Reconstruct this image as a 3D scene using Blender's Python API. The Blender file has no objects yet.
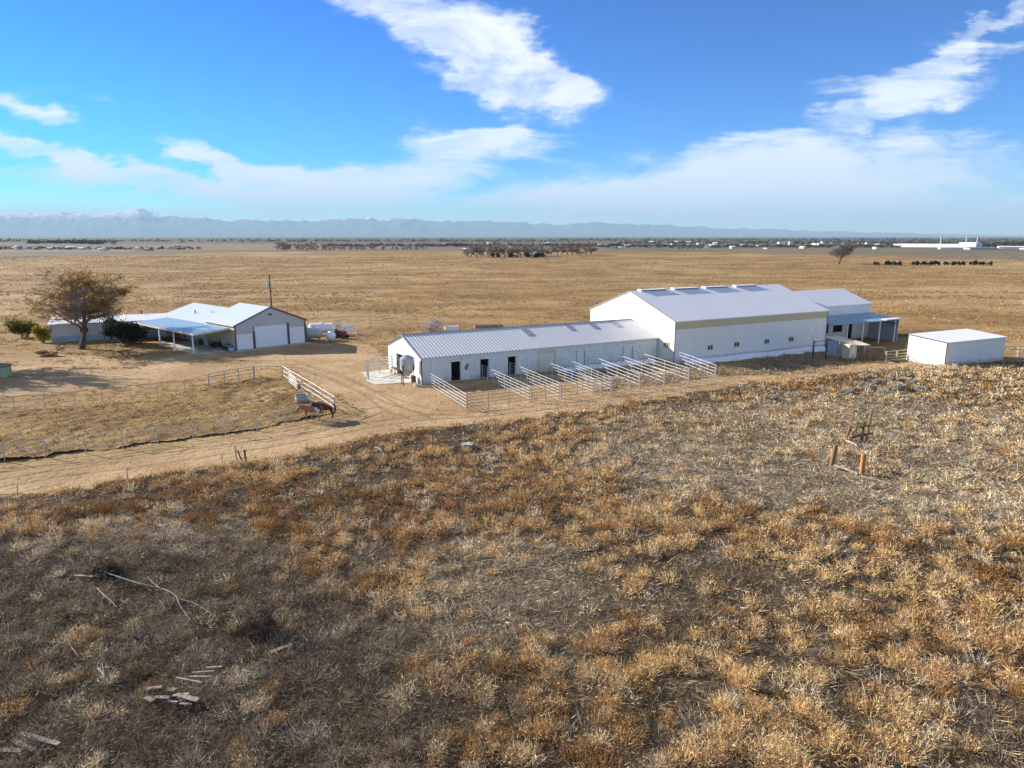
import bpy, math, random
import numpy as np
R = math.radians
sc = bpy.context.scene
col = sc.collection

# ------------------------------------------------------------------ camera, sky, sun, exposure
FOC, CAMH, HZ = 700.0, 16.0, 236.5
TH = math.atan((384 - HZ) / FOC)
cam = bpy.data.objects.new('camera', bpy.data.cameras.new('camera'))
col.objects.link(cam)
cam.location = (0, 0, CAMH)
cam.rotation_euler = (R(90) - TH, 0, 0)
cam.data.sensor_width = 36.0
cam.data.lens = 36.0 * FOC / 1024
cam.data.clip_start = 0.5
cam.data.clip_end = 120000
sc.camera = cam
sc.view_settings.view_transform = 'Standard'
sc.view_settings.look = 'None'
sc.view_settings.exposure = 1.38
sc.view_settings.gamma = 1
sc.render.resolution_x, sc.render.resolution_y = 1024, 768
sc.render.engine = 'CYCLES'
sc.cycles.use_denoising = True
sc.cycles.max_bounces = 5
sc.cycles.volume_bounces = 0
sc.cycles.sample_clamp_indirect = 4
SUN_EL, SUN_AZ = R(21.5), math.atan2(-.91, .41)     # azimuth from +Y towards +X
SUN = np.array([math.sin(SUN_AZ) * math.cos(SUN_EL), math.cos(SUN_AZ) * math.cos(SUN_EL), math.sin(SUN_EL)])
sl = bpy.data.lights.new('sun', 'SUN')
sl.energy = 5.0; sl.angle = R(0.5); sl.color = (1, .93, .82)
so = bpy.data.objects.new('sun', sl); col.objects.link(so)
from mathutils import Vector, Matrix
so.rotation_euler = Vector(SUN).to_track_quat('Z', 'Y').to_euler()
so.location = (-60, 40, 60)


class NT:
    """small helper to write node graphs"""
    def __init__(s, tree): s.t = tree; s.t.nodes.clear()
    def n(s, typ, **kw):
        nd = s.t.nodes.new(typ)
        for k, v in kw.items():
            if k.startswith('i_'):
                key = k[2:]; key = int(key) if key.isdigit() else key.replace('_', ' ')
                nd.inputs[key].default_value = v
            else: setattr(nd, k, v)
        return nd
    def l(s, a, b): s.t.links.new(a, b)
    def val(s, sock, v):
        if isinstance(v, bpy.types.NodeSocket): s.l(v, sock)
        else: sock.default_value = v
    def math(s, op, a, b=0.0, c=0.0, clamp=False):
        nd = s.n('ShaderNodeMath', operation=op, use_clamp=clamp)
        for i, v in enumerate((a, b, c)): s.val(nd.inputs[i], v)
        return nd.outputs[0]
    def mix(s, f, a, b, blend='MIX'):
        nd = s.n('ShaderNodeMix', data_type='RGBA', blend_type=blend)
        s.val(nd.inputs[0], f); s.val(nd.inputs[6], a); s.val(nd.inputs[7], b)
        return nd.outputs[2]
    def noise(s, vec, scale, detail=4, rough=.55, dist=0.0):
        nd = s.n('ShaderNodeTexNoise'); s.l(vec, nd.inputs['Vector'])
        nd.inputs['Scale'].default_value = scale; nd.inputs['Detail'].default_value = detail
        nd.inputs['Roughness'].default_value = rough; nd.inputs['Distortion'].default_value = dist
        return nd.outputs['Fac']
    def ramp(s, f, stops, interp='LINEAR'):
        nd = s.n('ShaderNodeValToRGB'); s.l(f, nd.inputs[0]); cr = nd.color_ramp; cr.interpolation = interp
        while len(cr.elements) < len(stops): cr.elements.new(.5)
        for e, (p, c) in zip(cr.elements, stops):
            e.position = p; e.color = c if len(c) == 4 else (*c, 1)
        return nd.outputs[0]
    def sstep(s, v, lo, hi):
        nd = s.n('ShaderNodeMapRange', interpolation_type='SMOOTHSTEP')
        s.val(nd.inputs[0], v); s.val(nd.inputs[1], lo); s.val(nd.inputs[2], hi)
        return nd.outputs[0]
    def mapping(s, vec, loc=(0, 0, 0), rot=(0, 0, 0), scale=(1, 1, 1)):
        nd = s.n('ShaderNodeMapping'); s.l(vec, nd.inputs[0])
        nd.inputs[1].default_value = loc; nd.inputs[2].default_value = rot; nd.inputs[3].default_value = scale
        return nd.outputs[0]


def make_world():
    w = bpy.data.worlds.new('World'); sc.world = w; w.use_nodes = True
    g = NT(w.node_tree)
    sky = g.n('ShaderNodeTexSky', sky_type='NISHITA', sun_disc=False, sun_elevation=SUN_EL,
              sun_rotation=SUN_AZ, altitude=1500, air_density=1.0, dust_density=0.0, ozone_density=4.0)
    hs = g.n('ShaderNodeHueSaturation'); g.l(sky.outputs[0], hs.inputs['Color'])
    hs.inputs['Saturation'].default_value = 2.0; hs.inputs['Value'].default_value = .25; hs.inputs['Hue'].default_value = .494
    gm = g.n('ShaderNodeGamma'); g.l(hs.outputs[0], gm.inputs[0]); gm.inputs[1].default_value = 1.5
    skyc = g.mix(1.0, gm.outputs[0], (3.1, 3.1, 3.1, 1), 'MULTIPLY')
    tc = g.n('ShaderNodeTexCoord').outputs['Generated']
    sx = g.n('ShaderNodeSeparateXYZ'); g.l(tc, sx.inputs[0])
    y = g.math('MAXIMUM', sx.outputs[1], .02)
    a = g.math('DIVIDE', sx.outputs[0], y); e = g.math('DIVIDE', sx.outputs[2], y)
    ae = g.n('ShaderNodeCombineXYZ'); g.l(a, ae.inputs[0]); g.l(e, ae.inputs[1])
    ae = ae.outputs[0]
    # ragged outlines: the banks are shifted about by turbulence
    wn = g.n('ShaderNodeTexNoise'); g.l(g.mapping(ae, scale=(1, 2.2, 1)), wn.inputs['Vector']); wn.inputs['Scale'].default_value = 9; wn.inputs['Detail'].default_value = 7; wn.inputs['Roughness'].default_value = .62
    wo = g.n('ShaderNodeVectorMath', operation='SUBTRACT'); g.l(wn.outputs['Color'], wo.inputs[0]); wo.inputs[1].default_value = (.5, .5, .5)
    wm = g.n('ShaderNodeVectorMath', operation='MULTIPLY'); g.l(wo.outputs[0], wm.inputs[0]); wm.inputs[1].default_value = (.22, .085, 0)
    wa = g.n('ShaderNodeVectorMath', operation='ADD'); g.l(ae, wa.inputs[0]); g.l(wm.outputs[0], wa.inputs[1])
    aw = wa.outputs[0]

    def blob(ca, ce, ra, re, rot, w_):
        m = g.n('ShaderNodeMapping', vector_type='TEXTURE'); g.l(aw, m.inputs[0])
        m.inputs[1].default_value = (ca, ce, 0); m.inputs[2].default_value = (0, 0, R(rot)); m.inputs[3].default_value = (ra, re, 1)
        d = g.n('ShaderNodeVectorMath', operation='DOT_PRODUCT'); g.l(m.outputs[0], d.inputs[0]); g.l(m.outputs[0], d.inputs[1])
        ex = g.math('POWER', 2.718, g.math('MULTIPLY', d.outputs['Value'], -1.0))
        return g.math('MULTIPLY', ex, w_)

    def streak(rot, sx_, sy_, sc_, dist=.6, off=0.0):
        v = g.mapping(ae, loc=(off, off * .7, 0), rot=(0, 0, R(rot)), scale=(sx_, sy_, 1))
        return g.sstep(g.noise(v, sc_, 12, .66, dist), .30, .72)
    # each bank of cirrus: where it stands in the sky, its size, its lean, how thick it is
    n1 = streak(24, 1.0, 2.0, 5.5, .5)          # upper bank, falls to the right
    n2 = streak(-27, .55, 4.2, 5.0, .4, 3.1)    # feathers rising to the right
    n3 = streak(4, .55, 2.6, 6.0, .6, 7.7)      # level veils
    b1 = [(-.20, .315, .17, .036, -20, .85), (-.085, .262, .13, .044, -24, 1.25), (.00, .205, .10, .036, -10, 1.4), (.06, .190, .07, .028, 8, 1.15),
          (-.32, .345, .10, .022, -14, .6), (-.02, .25, .07, .05, -35, .8)]
    b2 = [(.53, .190, .15, .032, 22, 1.15), (.60, .245, .11, .030, 33, .95), (.50, .165, .11, .018, 8, .8), (.67, .295, .06, .016, 34, .8), (.46, .205, .10, .016, 10, .6), (.58, .135, .06, .010, 12, .8)]
    b3 = [(-.06, .120, .10, .030, 4, 1.45), (-.02, .145, .08, .016, 10, 1.0), (-.66, .118, .10, .016, -10, 1.3), (-.56, .098, .10, .014, -12, 1.2), (-.40, .098, .09, .016, -30, 1.25), (-.34, .080, .09, .018, -14, 1.15), (-.24, .070, .15, .024, 4, 1.4), (-.50, .07, .16, .012, -4, .9), (-.62, .165, .12, .012, -12, .95),
          (.42, .085, .32, .042, 8, 1.15), (.62, .07, .42, .055, 0, 1.2), (.30, .125, .12, .014, 10, .6), (.15, .06, .28, .026, 0, .7), (-.48, .185, .4, .012, -5, .40), (-.66, .16, .1, .012, -14, .5), (-.1, .03, 1.2, .02, 0, .5), (-.50, .075, .40, .045, 0, .45)]

    def bank(nz, blobs, soft, top):
        tot = None
        for b in blobs:
            v = blob(*b); tot = v if tot is None else g.math('ADD', tot, v)
        tot = g.math('MINIMUM', tot, 1.45)
        t = g.math('SUBTRACT', tot, g.math('MULTIPLY', g.math('SUBTRACT', 1.0, nz), 1.05))
        return g.math('MULTIPLY', g.math('MULTIPLY', g.sstep(t, -.12, soft), top), g.sstep(tot, .12, .5))
    c = g.math('MAXIMUM', g.math('MAXIMUM', bank(n1, b1, 1.30, .95), bank(n2, b2, 1.2, .92)), bank(n3, b3, 1.05, .92))
    front = g.sstep(sx.outputs[1], .02, .15)
    c = g.math('MULTIPLY', c, front)
    # white overcast added unseen behind and above the viewer to brighten shaded walls
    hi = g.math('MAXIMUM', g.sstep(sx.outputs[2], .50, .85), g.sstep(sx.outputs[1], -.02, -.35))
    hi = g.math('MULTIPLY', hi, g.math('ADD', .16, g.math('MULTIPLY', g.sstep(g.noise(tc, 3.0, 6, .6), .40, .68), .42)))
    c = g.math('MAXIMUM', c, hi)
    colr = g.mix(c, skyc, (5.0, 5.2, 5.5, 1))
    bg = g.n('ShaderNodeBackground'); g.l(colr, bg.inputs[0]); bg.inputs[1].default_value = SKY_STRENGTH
    out = g.n('ShaderNodeOutputWorld'); g.l(bg.outputs[0], out.inputs[0])
SKY_STRENGTH = .085
make_world()

# ------------------------------------------------------------------ helpers
def ray(px, py):
    x = (px - 512) / FOC; y = (384 - py) / FOC
    return np.array([x, math.cos(TH) + y * math.sin(TH), -math.sin(TH) + y * math.cos(TH)])
CAM = np.array([0, 0, CAMH])
def at(px, py, z=0.0):
    r = ray(px, py); return CAM + r * ((z - CAMH) / r[2])
def onplane(px, py, p0, n):
    r = ray(px, py); return CAM + r * (np.dot(np.array(p0) - CAM, n) / np.dot(r, n))

_P = np.random.RandomState(7).rand(256, 256)
def vnoise(x, y):
    x = np.asarray(x, float); y = np.asarray(y, float)
    xi = np.floor(x).astype(int); yi = np.floor(y).astype(int); fx = x - xi; fy = y - yi
    fx = fx * fx * (3 - 2 * fx); fy = fy * fy * (3 - 2 * fy)
    g = lambda i, j: _P[i % 256, j % 256]
    return (g(xi, yi) * (1 - fx) + g(xi + 1, yi) * fx) * (1 - fy) + (g(xi, yi + 1) * (1 - fx) + g(xi + 1, yi + 1) * fx) * fy
def fbm(x, y, o=4):
    t = 0; a = .5; s = 0
    for i in range(o):
        t = t + a * vnoise(x * 2 ** i + 17.3 * i, y * 2 ** i + 9.1 * i); s += a; a *= .5
    return t / s
def ss(x, a, b):
    t = np.clip((np.asarray(x, float) - a) / (b - a), 0, 1); return t * t * (3 - 2 * t)
def inpoly(x, y, poly):
    x = np.asarray(x); y = np.asarray(y); c = np.zeros(x.shape, bool); n = len(poly)
    for i in range(n):
        x0, y0 = poly[i][:2]; x1, y1 = poly[(i + 1) % n][:2]
        if y0 == y1: continue
        t = ((y0 > y) != (y1 > y)) & (x < (x1 - x0) * (y - y0) / (y1 - y0) + x0)
        c ^= t
    return c
def segdist(x, y, poly, closed=True):
    d = np.full(np.shape(x), 1e9); n = len(poly)
    for i in range(n if closed else n - 1):
        x0, y0 = poly[i][:2]; x1, y1 = poly[(i + 1) % n][:2]
        dx, dy = x1 - x0, y1 - y0
        t = np.clip(((x - x0) * dx + (y - y0) * dy) / (dx * dx + dy * dy + 1e-9), 0, 1)
        d = np.minimum(d, np.hypot(x - x0 - t * dx, y - y0 - t * dy))
    return d
def gz(x, y):
    """height of the ground"""
    x = np.asarray(x, float); y = np.asarray(y, float)
    near = .22 * (fbm(x / 7, y / 7, 3) - .5) * ss(62 - y, -4, 18)
    mound = .40 * np.exp(-((x - 54) / 13) ** 2 - ((y - 80) / 5.0) ** 2)
    far = 5.0 * (fbm(x / 260 + 3, y / 170 + 8, 3) - .52) * ss(y, 170, 420)
    return near + mound + far * (1 - ss(y, 2500, 6000))
def G(x, y): return float(gz(x, y))
def atg(px, py, dz=0.0):
    z = 0.0
    for _ in range(4):
        p = at(px, py, z + dz); z = G(p[0], p[1])
    return np.array([p[0], p[1], z + dz])

def A(*v): return np.array(v, float)
def nrm(v): v = np.asarray(v, float); return v / np.linalg.norm(v)
Z = A(0, 0, 1)

class MB:
    def __init__(s): s.v = []; s.f = []; s.uv = []; s.mi = []
    def poly(s, pts, mi=0, uv=None):
        b = len(s.v); s.v += [tuple(map(float, p)) for p in pts]; s.f.append(tuple(range(b, b + len(pts)))); s.mi.append(mi)
        if uv is None:
            p = np.array(pts, float); n = np.cross(p[1] - p[0], p[2] - p[0])
            n = n / (np.linalg.norm(n) + 1e-9)
            h = np.cross(Z, n)
            h = nrm(h) if np.linalg.norm(h) > .05 else A(1, 0, 0)
            w = np.cross(n, h)
            uv = [(q @ h, q @ w) for q in p]
        s.uv += uv
        return s
    def box(s, p, ex, ey, ez, mi=0):
        p, ex, ey, ez = (np.asarray(q, float) for q in (p, ex, ey, ez))
        c = [p, p + ex, p + ex + ey, p + ey, p + ez, p + ex + ez, p + ex + ey + ez, p + ey + ez]
        fs = [(0, 3, 2, 1), (4, 5, 6, 7), (0, 1, 5, 4), (1, 2, 6, 5), (2, 3, 7, 6), (3, 0, 4, 7)]
        if np.dot(np.cross(ex, ey), ez) < 0: fs = [f[::-1] for f in fs]
        for f in fs: s.poly([c[i] for i in f], mi)
        return s
    def cbox(s, c, sx, sy, sz, rz=0.0, mi=0):
        ca, sa = math.cos(rz), math.sin(rz); ex = A(ca, sa, 0) * sx; ey = A(-sa, ca, 0) * sy
        return s.box(A(*c) - ex / 2 - ey / 2, ex, ey, Z * sz, mi)
    def tube(s, p0, p1, r0, r1=None, n=8, cap=True, mi=0):
        p0 = A(*p0); p1 = A(*p1); r1 = r0 if r1 is None else r1
        d = nrm(p1 - p0); h = np.cross(d, Z) if abs(d[2]) < .95 else np.cross(d, A(1, 0, 0)); h = nrm(h); k = np.cross(d, h)
        ang = [2 * math.pi * i / n for i in range(n)]
        a = [p0 + r0 * (math.cos(t) * h + math.sin(t) * k) for t in ang]; b = [p1 + r1 * (math.cos(t) * h + math.sin(t) * k) for t in ang]
        for i in range(n):
            j = (i + 1) % n; s.poly([a[i], b[i], b[j], a[j]][::-1], mi, [(0, 0)] * 4)
        if cap:
            s.poly(a[::-1], mi, [(0, 0)] * n); s.poly(b, mi, [(0, 0)] * n)
        return s
    def pathtube(s, pts, r, n=6, mi=0):
        for i in range(len(pts) - 1):
            a = r[i] if isinstance(r, (list, tuple)) else r; b = r[i + 1] if isinstance(r, (list, tuple)) else r
            s.tube(pts[i], pts[i + 1], a, b, n, True, mi)
        return s
    def lathe(s, base, axis, prof, n=16, mi=0):
        base = A(*base); d = nrm(axis); h = np.cross(d, Z) if abs(d[2]) < .95 else np.cross(d, A(1, 0, 0)); h = nrm(h); k = np.cross(d, h)
        rings = [[base + d * t + r * (math.cos(2 * math.pi * i / n) * h + math.sin(2 * math.pi * i / n) * k) for i in range(n)] for t, r in prof]
        for a, b in zip(rings, rings[1:]):
            for i in range(n):
                j = (i + 1) % n; s.poly([a[i], a[j], b[j], b[i]], mi, [(0, 0)] * 4)
        s.poly(rings[0][::-1], mi, [(0, 0)] * n); s.poly(rings[-1], mi, [(0, 0)] * n)
        return s
    def build(s, name, mats, parent=None, smooth=False, bevel=0.0, merge=False):
        org = A(0, 0, 0)
        if parent is not None: org = A(*ROOT[parent])
        me = bpy.data.meshes.new(name)
        me.from_pydata([tuple(A(*p) - org) for p in s.v], [], s.f)
        ul = me.uv_layers.new(name='UVMap'); ul.data.foreach_set('uv', np.array(s.uv, 'f').ravel())
        mats = mats if isinstance(mats, (list, tuple)) else [mats]
        for m in mats: me.materials.append(m)
        me.polygons.foreach_set('material_index', s.mi)
        if smooth: me.polygons.foreach_set('use_smooth', [True] * len(s.f))
        me.update()
        o = bpy.data.objects.new(name, me); col.objects.link(o)
        if parent is not None: o.parent = parent; ROOT[o] = ROOT[parent]
        else: ROOT[o] = (0, 0, 0)
        return o
ROOT = {}
def thing(name, label, cat, loc, group=None):
    o = bpy.data.objects.new(name, None); col.objects.link(o); o.location = tuple(map(float, loc)); o.empty_display_size = .3
    ROOT[o] = tuple(map(float, loc)); o['label'] = label; o['category'] = cat
    if group: o['group'] = group
    return o
def single(mb, name, mat, label, cat, loc, group=None, smooth=False):
    """a thing that is one mesh, its origin at loc"""
    o = mb.build(name, mat, None, smooth); l = Vector(tuple(map(float, loc)))
    o.data.transform(Matrix.Translation(-l)); o.location = l
    o['label'] = label; o['category'] = cat; ROOT[o] = tuple(l)
    if group: o['group'] = group
    return o
def copy_tree(o, loc=None, rz=None, scale=None, label=None, group=None, parent=None):
    c = o.copy(); col.objects.link(c)
    if parent is not None:
        c.parent = parent; c.matrix_parent_inverse = o.matrix_parent_inverse.copy()
    if loc is not None: c.location = tuple(map(float, loc))
    if rz is not None: c.rotation_euler = (0, 0, rz)
    if scale is not None: c.scale = scale
    if label: c['label'] = label
    if group: c['group'] = group
    for ch in list(KIDS(o)): copy_tree(ch, parent=c)
    return c
def KIDS(o): return [c for c in o.children if c.parent == o]
def copy_part(o, offset, parent):
    c = o.copy(); col.objects.link(c); c.parent = parent; c.location = tuple(A(*o.location) + offset); ROOT[c] = ROOT[parent]; return c
def kind(o, k): o['kind'] = k; return o

# ------------------------------------------------------------------ materials
def bsdf(g, color, rough=.6, metal=0.0, spec=.5, normal=None, trans=None):
    p = g.n('ShaderNodeBsdfPrincipled'); g.val(p.inputs['Base Color'], color if not isinstance(color, tuple) else (*color[:3], 1))
    g.val(p.inputs['Roughness'], rough); p.inputs['Metallic'].default_value = metal; p.inputs['Specular IOR Level'].default_value = spec
    if normal is not None: g.l(normal, p.inputs['Normal'])
    o = g.n('ShaderNodeOutputMaterial'); g.l(p.outputs[0], o.inputs[0]); return p
def newmat(name):
    m = bpy.data.materials.new(name); m.use_nodes = True; return m, NT(m.node_tree)
def rgb(r, g_, b): return (r, g_, b, 1)
def plain(name, c, rough=.6, metal=0.0, var=.18, scale=3.0, spec=.4, bump=0.0):
    m, g = newmat(name); oc = g.n('ShaderNodeTexCoord').outputs['Object']
    n = g.noise(oc, scale, 5, .6)
    d = tuple(max(0, q * (1 - var)) for q in c); e = tuple(min(1, q * (1 + var)) for q in c)
    cc = g.ramp(n, [(.3, d), (.7, e)])
    nn = None
    if bump:
        b = g.n('ShaderNodeBump'); b.inputs['Strength'].default_value = bump; b.inputs['Distance'].default_value = .05
        g.l(g.noise(oc, scale * 6, 4), b.inputs['Height']); nn = b.outputs[0]
    bsdf(g, cc, rough, metal, spec, nn); return m
def ribbed(name, c, period=.30, rough=.45, metal=0.0, seam=.75, dirt=.12, dirtc=(.42, .36, .28), strength=.7, rust=None, rib_shade=0.0):
    """painted ribbed sheet metal; the ribs run along v of the uv map"""
    m, g = newmat(name); uv = g.n('ShaderNodeUVMap').outputs[0]
    sx = g.n('ShaderNodeSeparateXYZ'); g.l(uv, sx.inputs[0])
    fr = g.math('FRACT', g.math('DIVIDE', sx.outputs[0], period))
    tri = g.math('ABSOLUTE', g.math('SUBTRACT', fr, .5))          # 0 at the rib, .5 between
    ribh = g.math('SUBTRACT', 1.0, g.sstep(tri, .06, .2))
    groove = g.math('MULTIPLY', g.sstep(tri, .18, .24), g.math('SUBTRACT', 1.0, g.sstep(tri, .26, .36)))
    oc = g.n('ShaderNodeTexCoord').outputs['Object']
    st = g.noise(g.mapping(uv, scale=(2.2, .25, 1)), 1.0, 5, .6)
    big = g.noise(oc, .25, 4, .6)
    sheet = g.n('ShaderNodeTexWhiteNoise', noise_dimensions='1D')
    g.l(g.math('FLOOR', g.math('DIVIDE', sx.outputs[0], .9)), sheet.inputs['W'])
    cc = g.mix(g.math('MULTIPLY', g.sstep(st, .45, .8), dirt), rgb(*c), rgb(*dirtc))
    cc = g.mix(g.math('MULTIPLY', g.sstep(big, .4, .75), dirt * .8), cc, rgb(*[q * .75 for q in c]))
    cc = g.mix(g.math('MULTIPLY', sheet.outputs[0], .10), cc, rgb(*[q * .7 for q in c]))
    cc = g.mix(g.math('MULTIPLY', groove, 1 - seam), cc, rgb(*[q * .35 for q in c]))
    if rib_shade: cc = g.mix(g.math('MULTIPLY', g.sstep(tri, .30, .20), rib_shade), cc, rgb(*[q * .42 for q in c]))  # shadow of the ribs painted into the colour as dark bands
    if rust:
        rn = g.noise(oc, .5, 3, .6)
        cc = g.mix(g.math('MULTIPLY', g.sstep(rn, .66, .74), rust), cc, rgb(.45, .33, .22))
    sz = g.n('ShaderNodeSeparateXYZ'); g.l(oc, sz.inputs[0])
    spl = g.math('MULTIPLY', g.sstep(g.math('ADD', sz.outputs[2], g.math('MULTIPLY', g.math('SUBTRACT', g.noise(oc, 1.1, 5, .65), .5), 1.1)), .75, .05), .5)
    cc = g.mix(spl, cc, rgb(.38, .29, .19))
    b = g.n('ShaderNodeBump'); b.inputs['Strength'].default_value = strength; b.inputs['Distance'].default_value = .04; g.l(ribh, b.inputs['Height'])
    bsdf(g, cc, rough, metal, .4, b.outputs[0]); return m

M = {}
M['white_wall'] = ribbed('white_wall', (.80, .78, .74), .30, .5, seam=.9, dirt=.10)
M['arena_wall'] = ribbed('arena_wall', (.80, .77, .73), .30, .5, seam=.88, dirt=.10)
M['barn_wall'] = ribbed('barn_wall', (.70, .73, .70), .36, .5, seam=.85, dirt=.25)
M['barn_roof'] = ribbed('barn_roof', (.86, .84, .84), .42, .42, seam=1, dirt=.18, strength=1.0, rust=.35, rib_shade=.8)
M['arena_roof'] = ribbed('arena_roof', (.84, .81, .80), .30, .45, seam=.82, dirt=.06)
M['white_roof'] = ribbed('white_roof', (.84, .82, .80), .30, .45, seam=.85, dirt=.05)
M['garage_wall'] = ribbed('garage_wall', (.50, .49, .48), .25, .55, seam=.85, dirt=.08)
M['garage_roof'] = ribbed('garage_roof', (.50, .56, .60), .30, .4, seam=.85, dirt=.05)
M['blue_roof'] = ribbed('blue_roof', (.26, .37, .46), .30, .35, seam=.8, dirt=.08)
M['dark_trim'] = plain('dark_trim', (.07, .07, .075), .5)
M['brown_trim'] = plain('brown_trim', (.10, .07, .055), .6)
M['tan_panel'] = ribbed('tan_panel', (.58, .49, .30), .3, .5, seam=.9, dirt=.12)
M['door_white'] = plain('door_white', (.74, .76, .76), .5, var=.06)
M['door_pale'] = plain('door_pale', (.66, .69, .66), .55, var=.12)
M['roll_door'] = ribbed('roll_door', (.68, .66, .56), .5, .5, seam=.9)
M['skylight'] = plain('skylight', (.28, .28, .34), .3, var=.15)
M['vent_shade_blue'] = plain('vent_shade_blue', (.07, .16, .30), .4)  # blue of the vents' shaded faces, put into the base colour
M['glass'] = plain('glass', (.03, .04, .05), .08, spec=.8, var=.1)
M['cream'] = plain('cream', (.62, .54, .38), .6)
M['frame'] = plain('frame', (.62, .50, .34), .5)
M['interior'] = plain('interior', (.16, .13, .10), .9)
M['pipe'] = plain('pipe', (.56, .56, .57), .45, metal=0.0, var=.12)
M['pipe_grey'] = plain('pipe_grey', (.30, .29, .28), .6, var=.25)
M['galv'] = plain('galv', (.45, .48, .52), .35, metal=.6, var=.15)
M['concrete'] = plain('concrete', (.48, .45, .38), .9, var=.15, scale=1.2)
M['snow'] = plain('snow', (.80, .82, .86), .6, var=.05, scale=2, bump=.4)
M['wood_dark'] = plain('wood_dark', (.10, .065, .04), .85, var=.35, scale=8, bump=.5)
M['wood_orange'] = plain('wood_orange', (.42, .20, .06), .8, var=.3, scale=8, bump=.5)
M['wood_brown'] = plain('wood_brown', (.22, .12, .065), .8, var=.3, scale=8, bump=.5)
M['wood_pale'] = plain('wood_pale', (.25, .21, .165), .85, var=.4, scale=6, bump=.4)
M['wood_bleached'] = plain('wood_bleached', (.23, .195, .155), .85, var=.3, scale=6, bump=.4)
M['board_white'] = plain('board_white', (.38, .36, .33), .8, var=.3, scale=5)
M['wood_tan'] = plain('wood_tan', (.30, .20, .11), .85, var=.35, scale=6, bump=.4)
M['wood_grey'] = plain('wood_grey', (.36, .32, .27), .85, var=.3, scale=6, bump=.5)
M['bark'] = plain('bark', (.10, .075, .06), .9, var=.35, scale=5, bump=.6)
M['twig'] = plain('twig', (.16, .115, .095), .9, var=.3, scale=2)
M['twig_far'] = plain('twig_far', (.15, .125, .115), .9, var=.3, scale=.6)
M['twig_far_red'] = plain('twig_far_red', (.19, .125, .10), .9, var=.3, scale=.6)
M['plastic_blue'] = plain('plastic_blue', (.30, .45, .62), .4)
M['black'] = plain('black', (.025, .025, .028), .6)
M['rubber'] = plain('rubber', (.03, .03, .03), .85)
M['red_paint'] = plain('red_paint', (.22, .045, .05), .45)
M['green_paint'] = plain('green_paint', (.35, .40, .25), .55)
M['tank_grey'] = plain('tank_grey', (.42, .45, .43), .5)
M['tank_white'] = plain('tank_white', (.78, .79, .80), .4, var=.06)
M['sheet_grey'] = plain('sheet_grey', (.36, .41, .44), .45, var=.15)
M['house_wall'] = ribbed('house_wall', (.60, .61, .62), .25, .7, seam=.92, dirt=.10)
M['beige_wall'] = ribbed('beige_wall', (.55, .48, .36), .25, .7, seam=.92, dirt=.10)
M['far_white'] = plain('far_white', (.75, .75, .73), .6, var=.05, scale=.05)
M['far_grey'] = plain('far_grey', (.36, .36, .36), .7, var=.1, scale=.05)
M['far_tan'] = plain('far_tan', (.45, .38, .30), .7, var=.1, scale=.05)
M['far_roof'] = plain('far_roof', (.20, .17, .16), .8, var=.1, scale=.05)

def leafmat(name, attr='tint', trans=.35, rough=.8):
    """thin dry blades: colour from the blade's own colour attribute, light shines through"""
    m, g = newmat(name); at_ = g.n('ShaderNodeAttribute', attribute_name=attr)
    d = g.n('ShaderNodeBsdfDiffuse'); g.l(at_.outputs[0], d.inputs[0])
    t = g.n('ShaderNodeBsdfTranslucent'); g.l(at_.outputs[0], t.inputs[0])
    mx = g.n('ShaderNodeMixShader'); mx.inputs[0].default_value = trans
    g.l(d.outputs[0], mx.inputs[1]); g.l(t.outputs[0], mx.inputs[2])
    o = g.n('ShaderNodeOutputMaterial'); g.l(mx.outputs[0], o.inputs[0]); return m
M['blade'] = leafmat('blade', trans=.14)
M['leaf'] = leafmat('leaf', trans=.4)

def tri_mesh(name, V, C, mat, nv=3, parent=None):
    """mesh of loose triangles or quads, V (n, nv, 3), one colour C (n, 3) each"""
    n = len(V); me = bpy.data.meshes.new(name)
    org = A(*ROOT[parent]) if parent is not None else A(0, 0, 0)
    me.vertices.add(n * nv); me.vertices.foreach_set('co', (V - org).astype('f').ravel())
    me.loops.add(n * nv); me.loops.foreach_set('vertex_index', np.arange(n * nv, dtype='i'))
    me.polygons.add(n); me.polygons.foreach_set('loop_start', np.arange(0, n * nv, nv, dtype='i'))
    try: me.polygons.foreach_set('loop_total', np.full(n, nv, 'i'))
    except Exception: pass
    a = me.attributes.new('tint', 'FLOAT_COLOR', 'POINT')
    cc = np.ones((n * nv, 4), 'f'); cc[:, :3] = np.repeat(C, nv, 0); a.data.foreach_set('color', cc.ravel())
    me.materials.append(mat); me.update(calc_edges=True); me.validate()
    o = bpy.data.objects.new(name, me); col.objects.link(o)
    if parent is not None: o.parent = parent; ROOT[o] = ROOT[parent]
    else: ROOT[o] = (0, 0, 0)
    return o

# ------------------------------------------------------------------ regions of the ground (pixel outlines taken to the ground)
def W(pts): return [tuple(at(*p)[:2]) for p in pts]
ROAD_LOW = [(-260, 520), (0, 497), (80, 487), (150, 475), (240, 464), (300, 453), (370, 437), (420, 431), (500, 421), (600, 407), (690, 393), (760, 383), (840, 374), (930, 366)]
BRUSH = W(ROAD_LOW + [(1024, 362), (1400, 372), (1500, 560), (1500, 900), (-500, 900), (-400, 540)])
ROAD = W([(-260, 495), (0, 468), (120, 456), (240, 440), (330, 424), (372, 415), (352, 404), (318, 385), (292, 367), (250, 371), (200, 378), (120, 388), (0, 399), (-200, 420),
          (-200, 384), (0, 366), (60, 352), (130, 358), (200, 352), (236, 352), (310, 343), (372, 344), (388, 372), (421, 388), (464, 384), (660, 359), (722, 377), (790, 374), (850, 366), (930, 361)] + ROAD_LOW[::-1])
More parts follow.
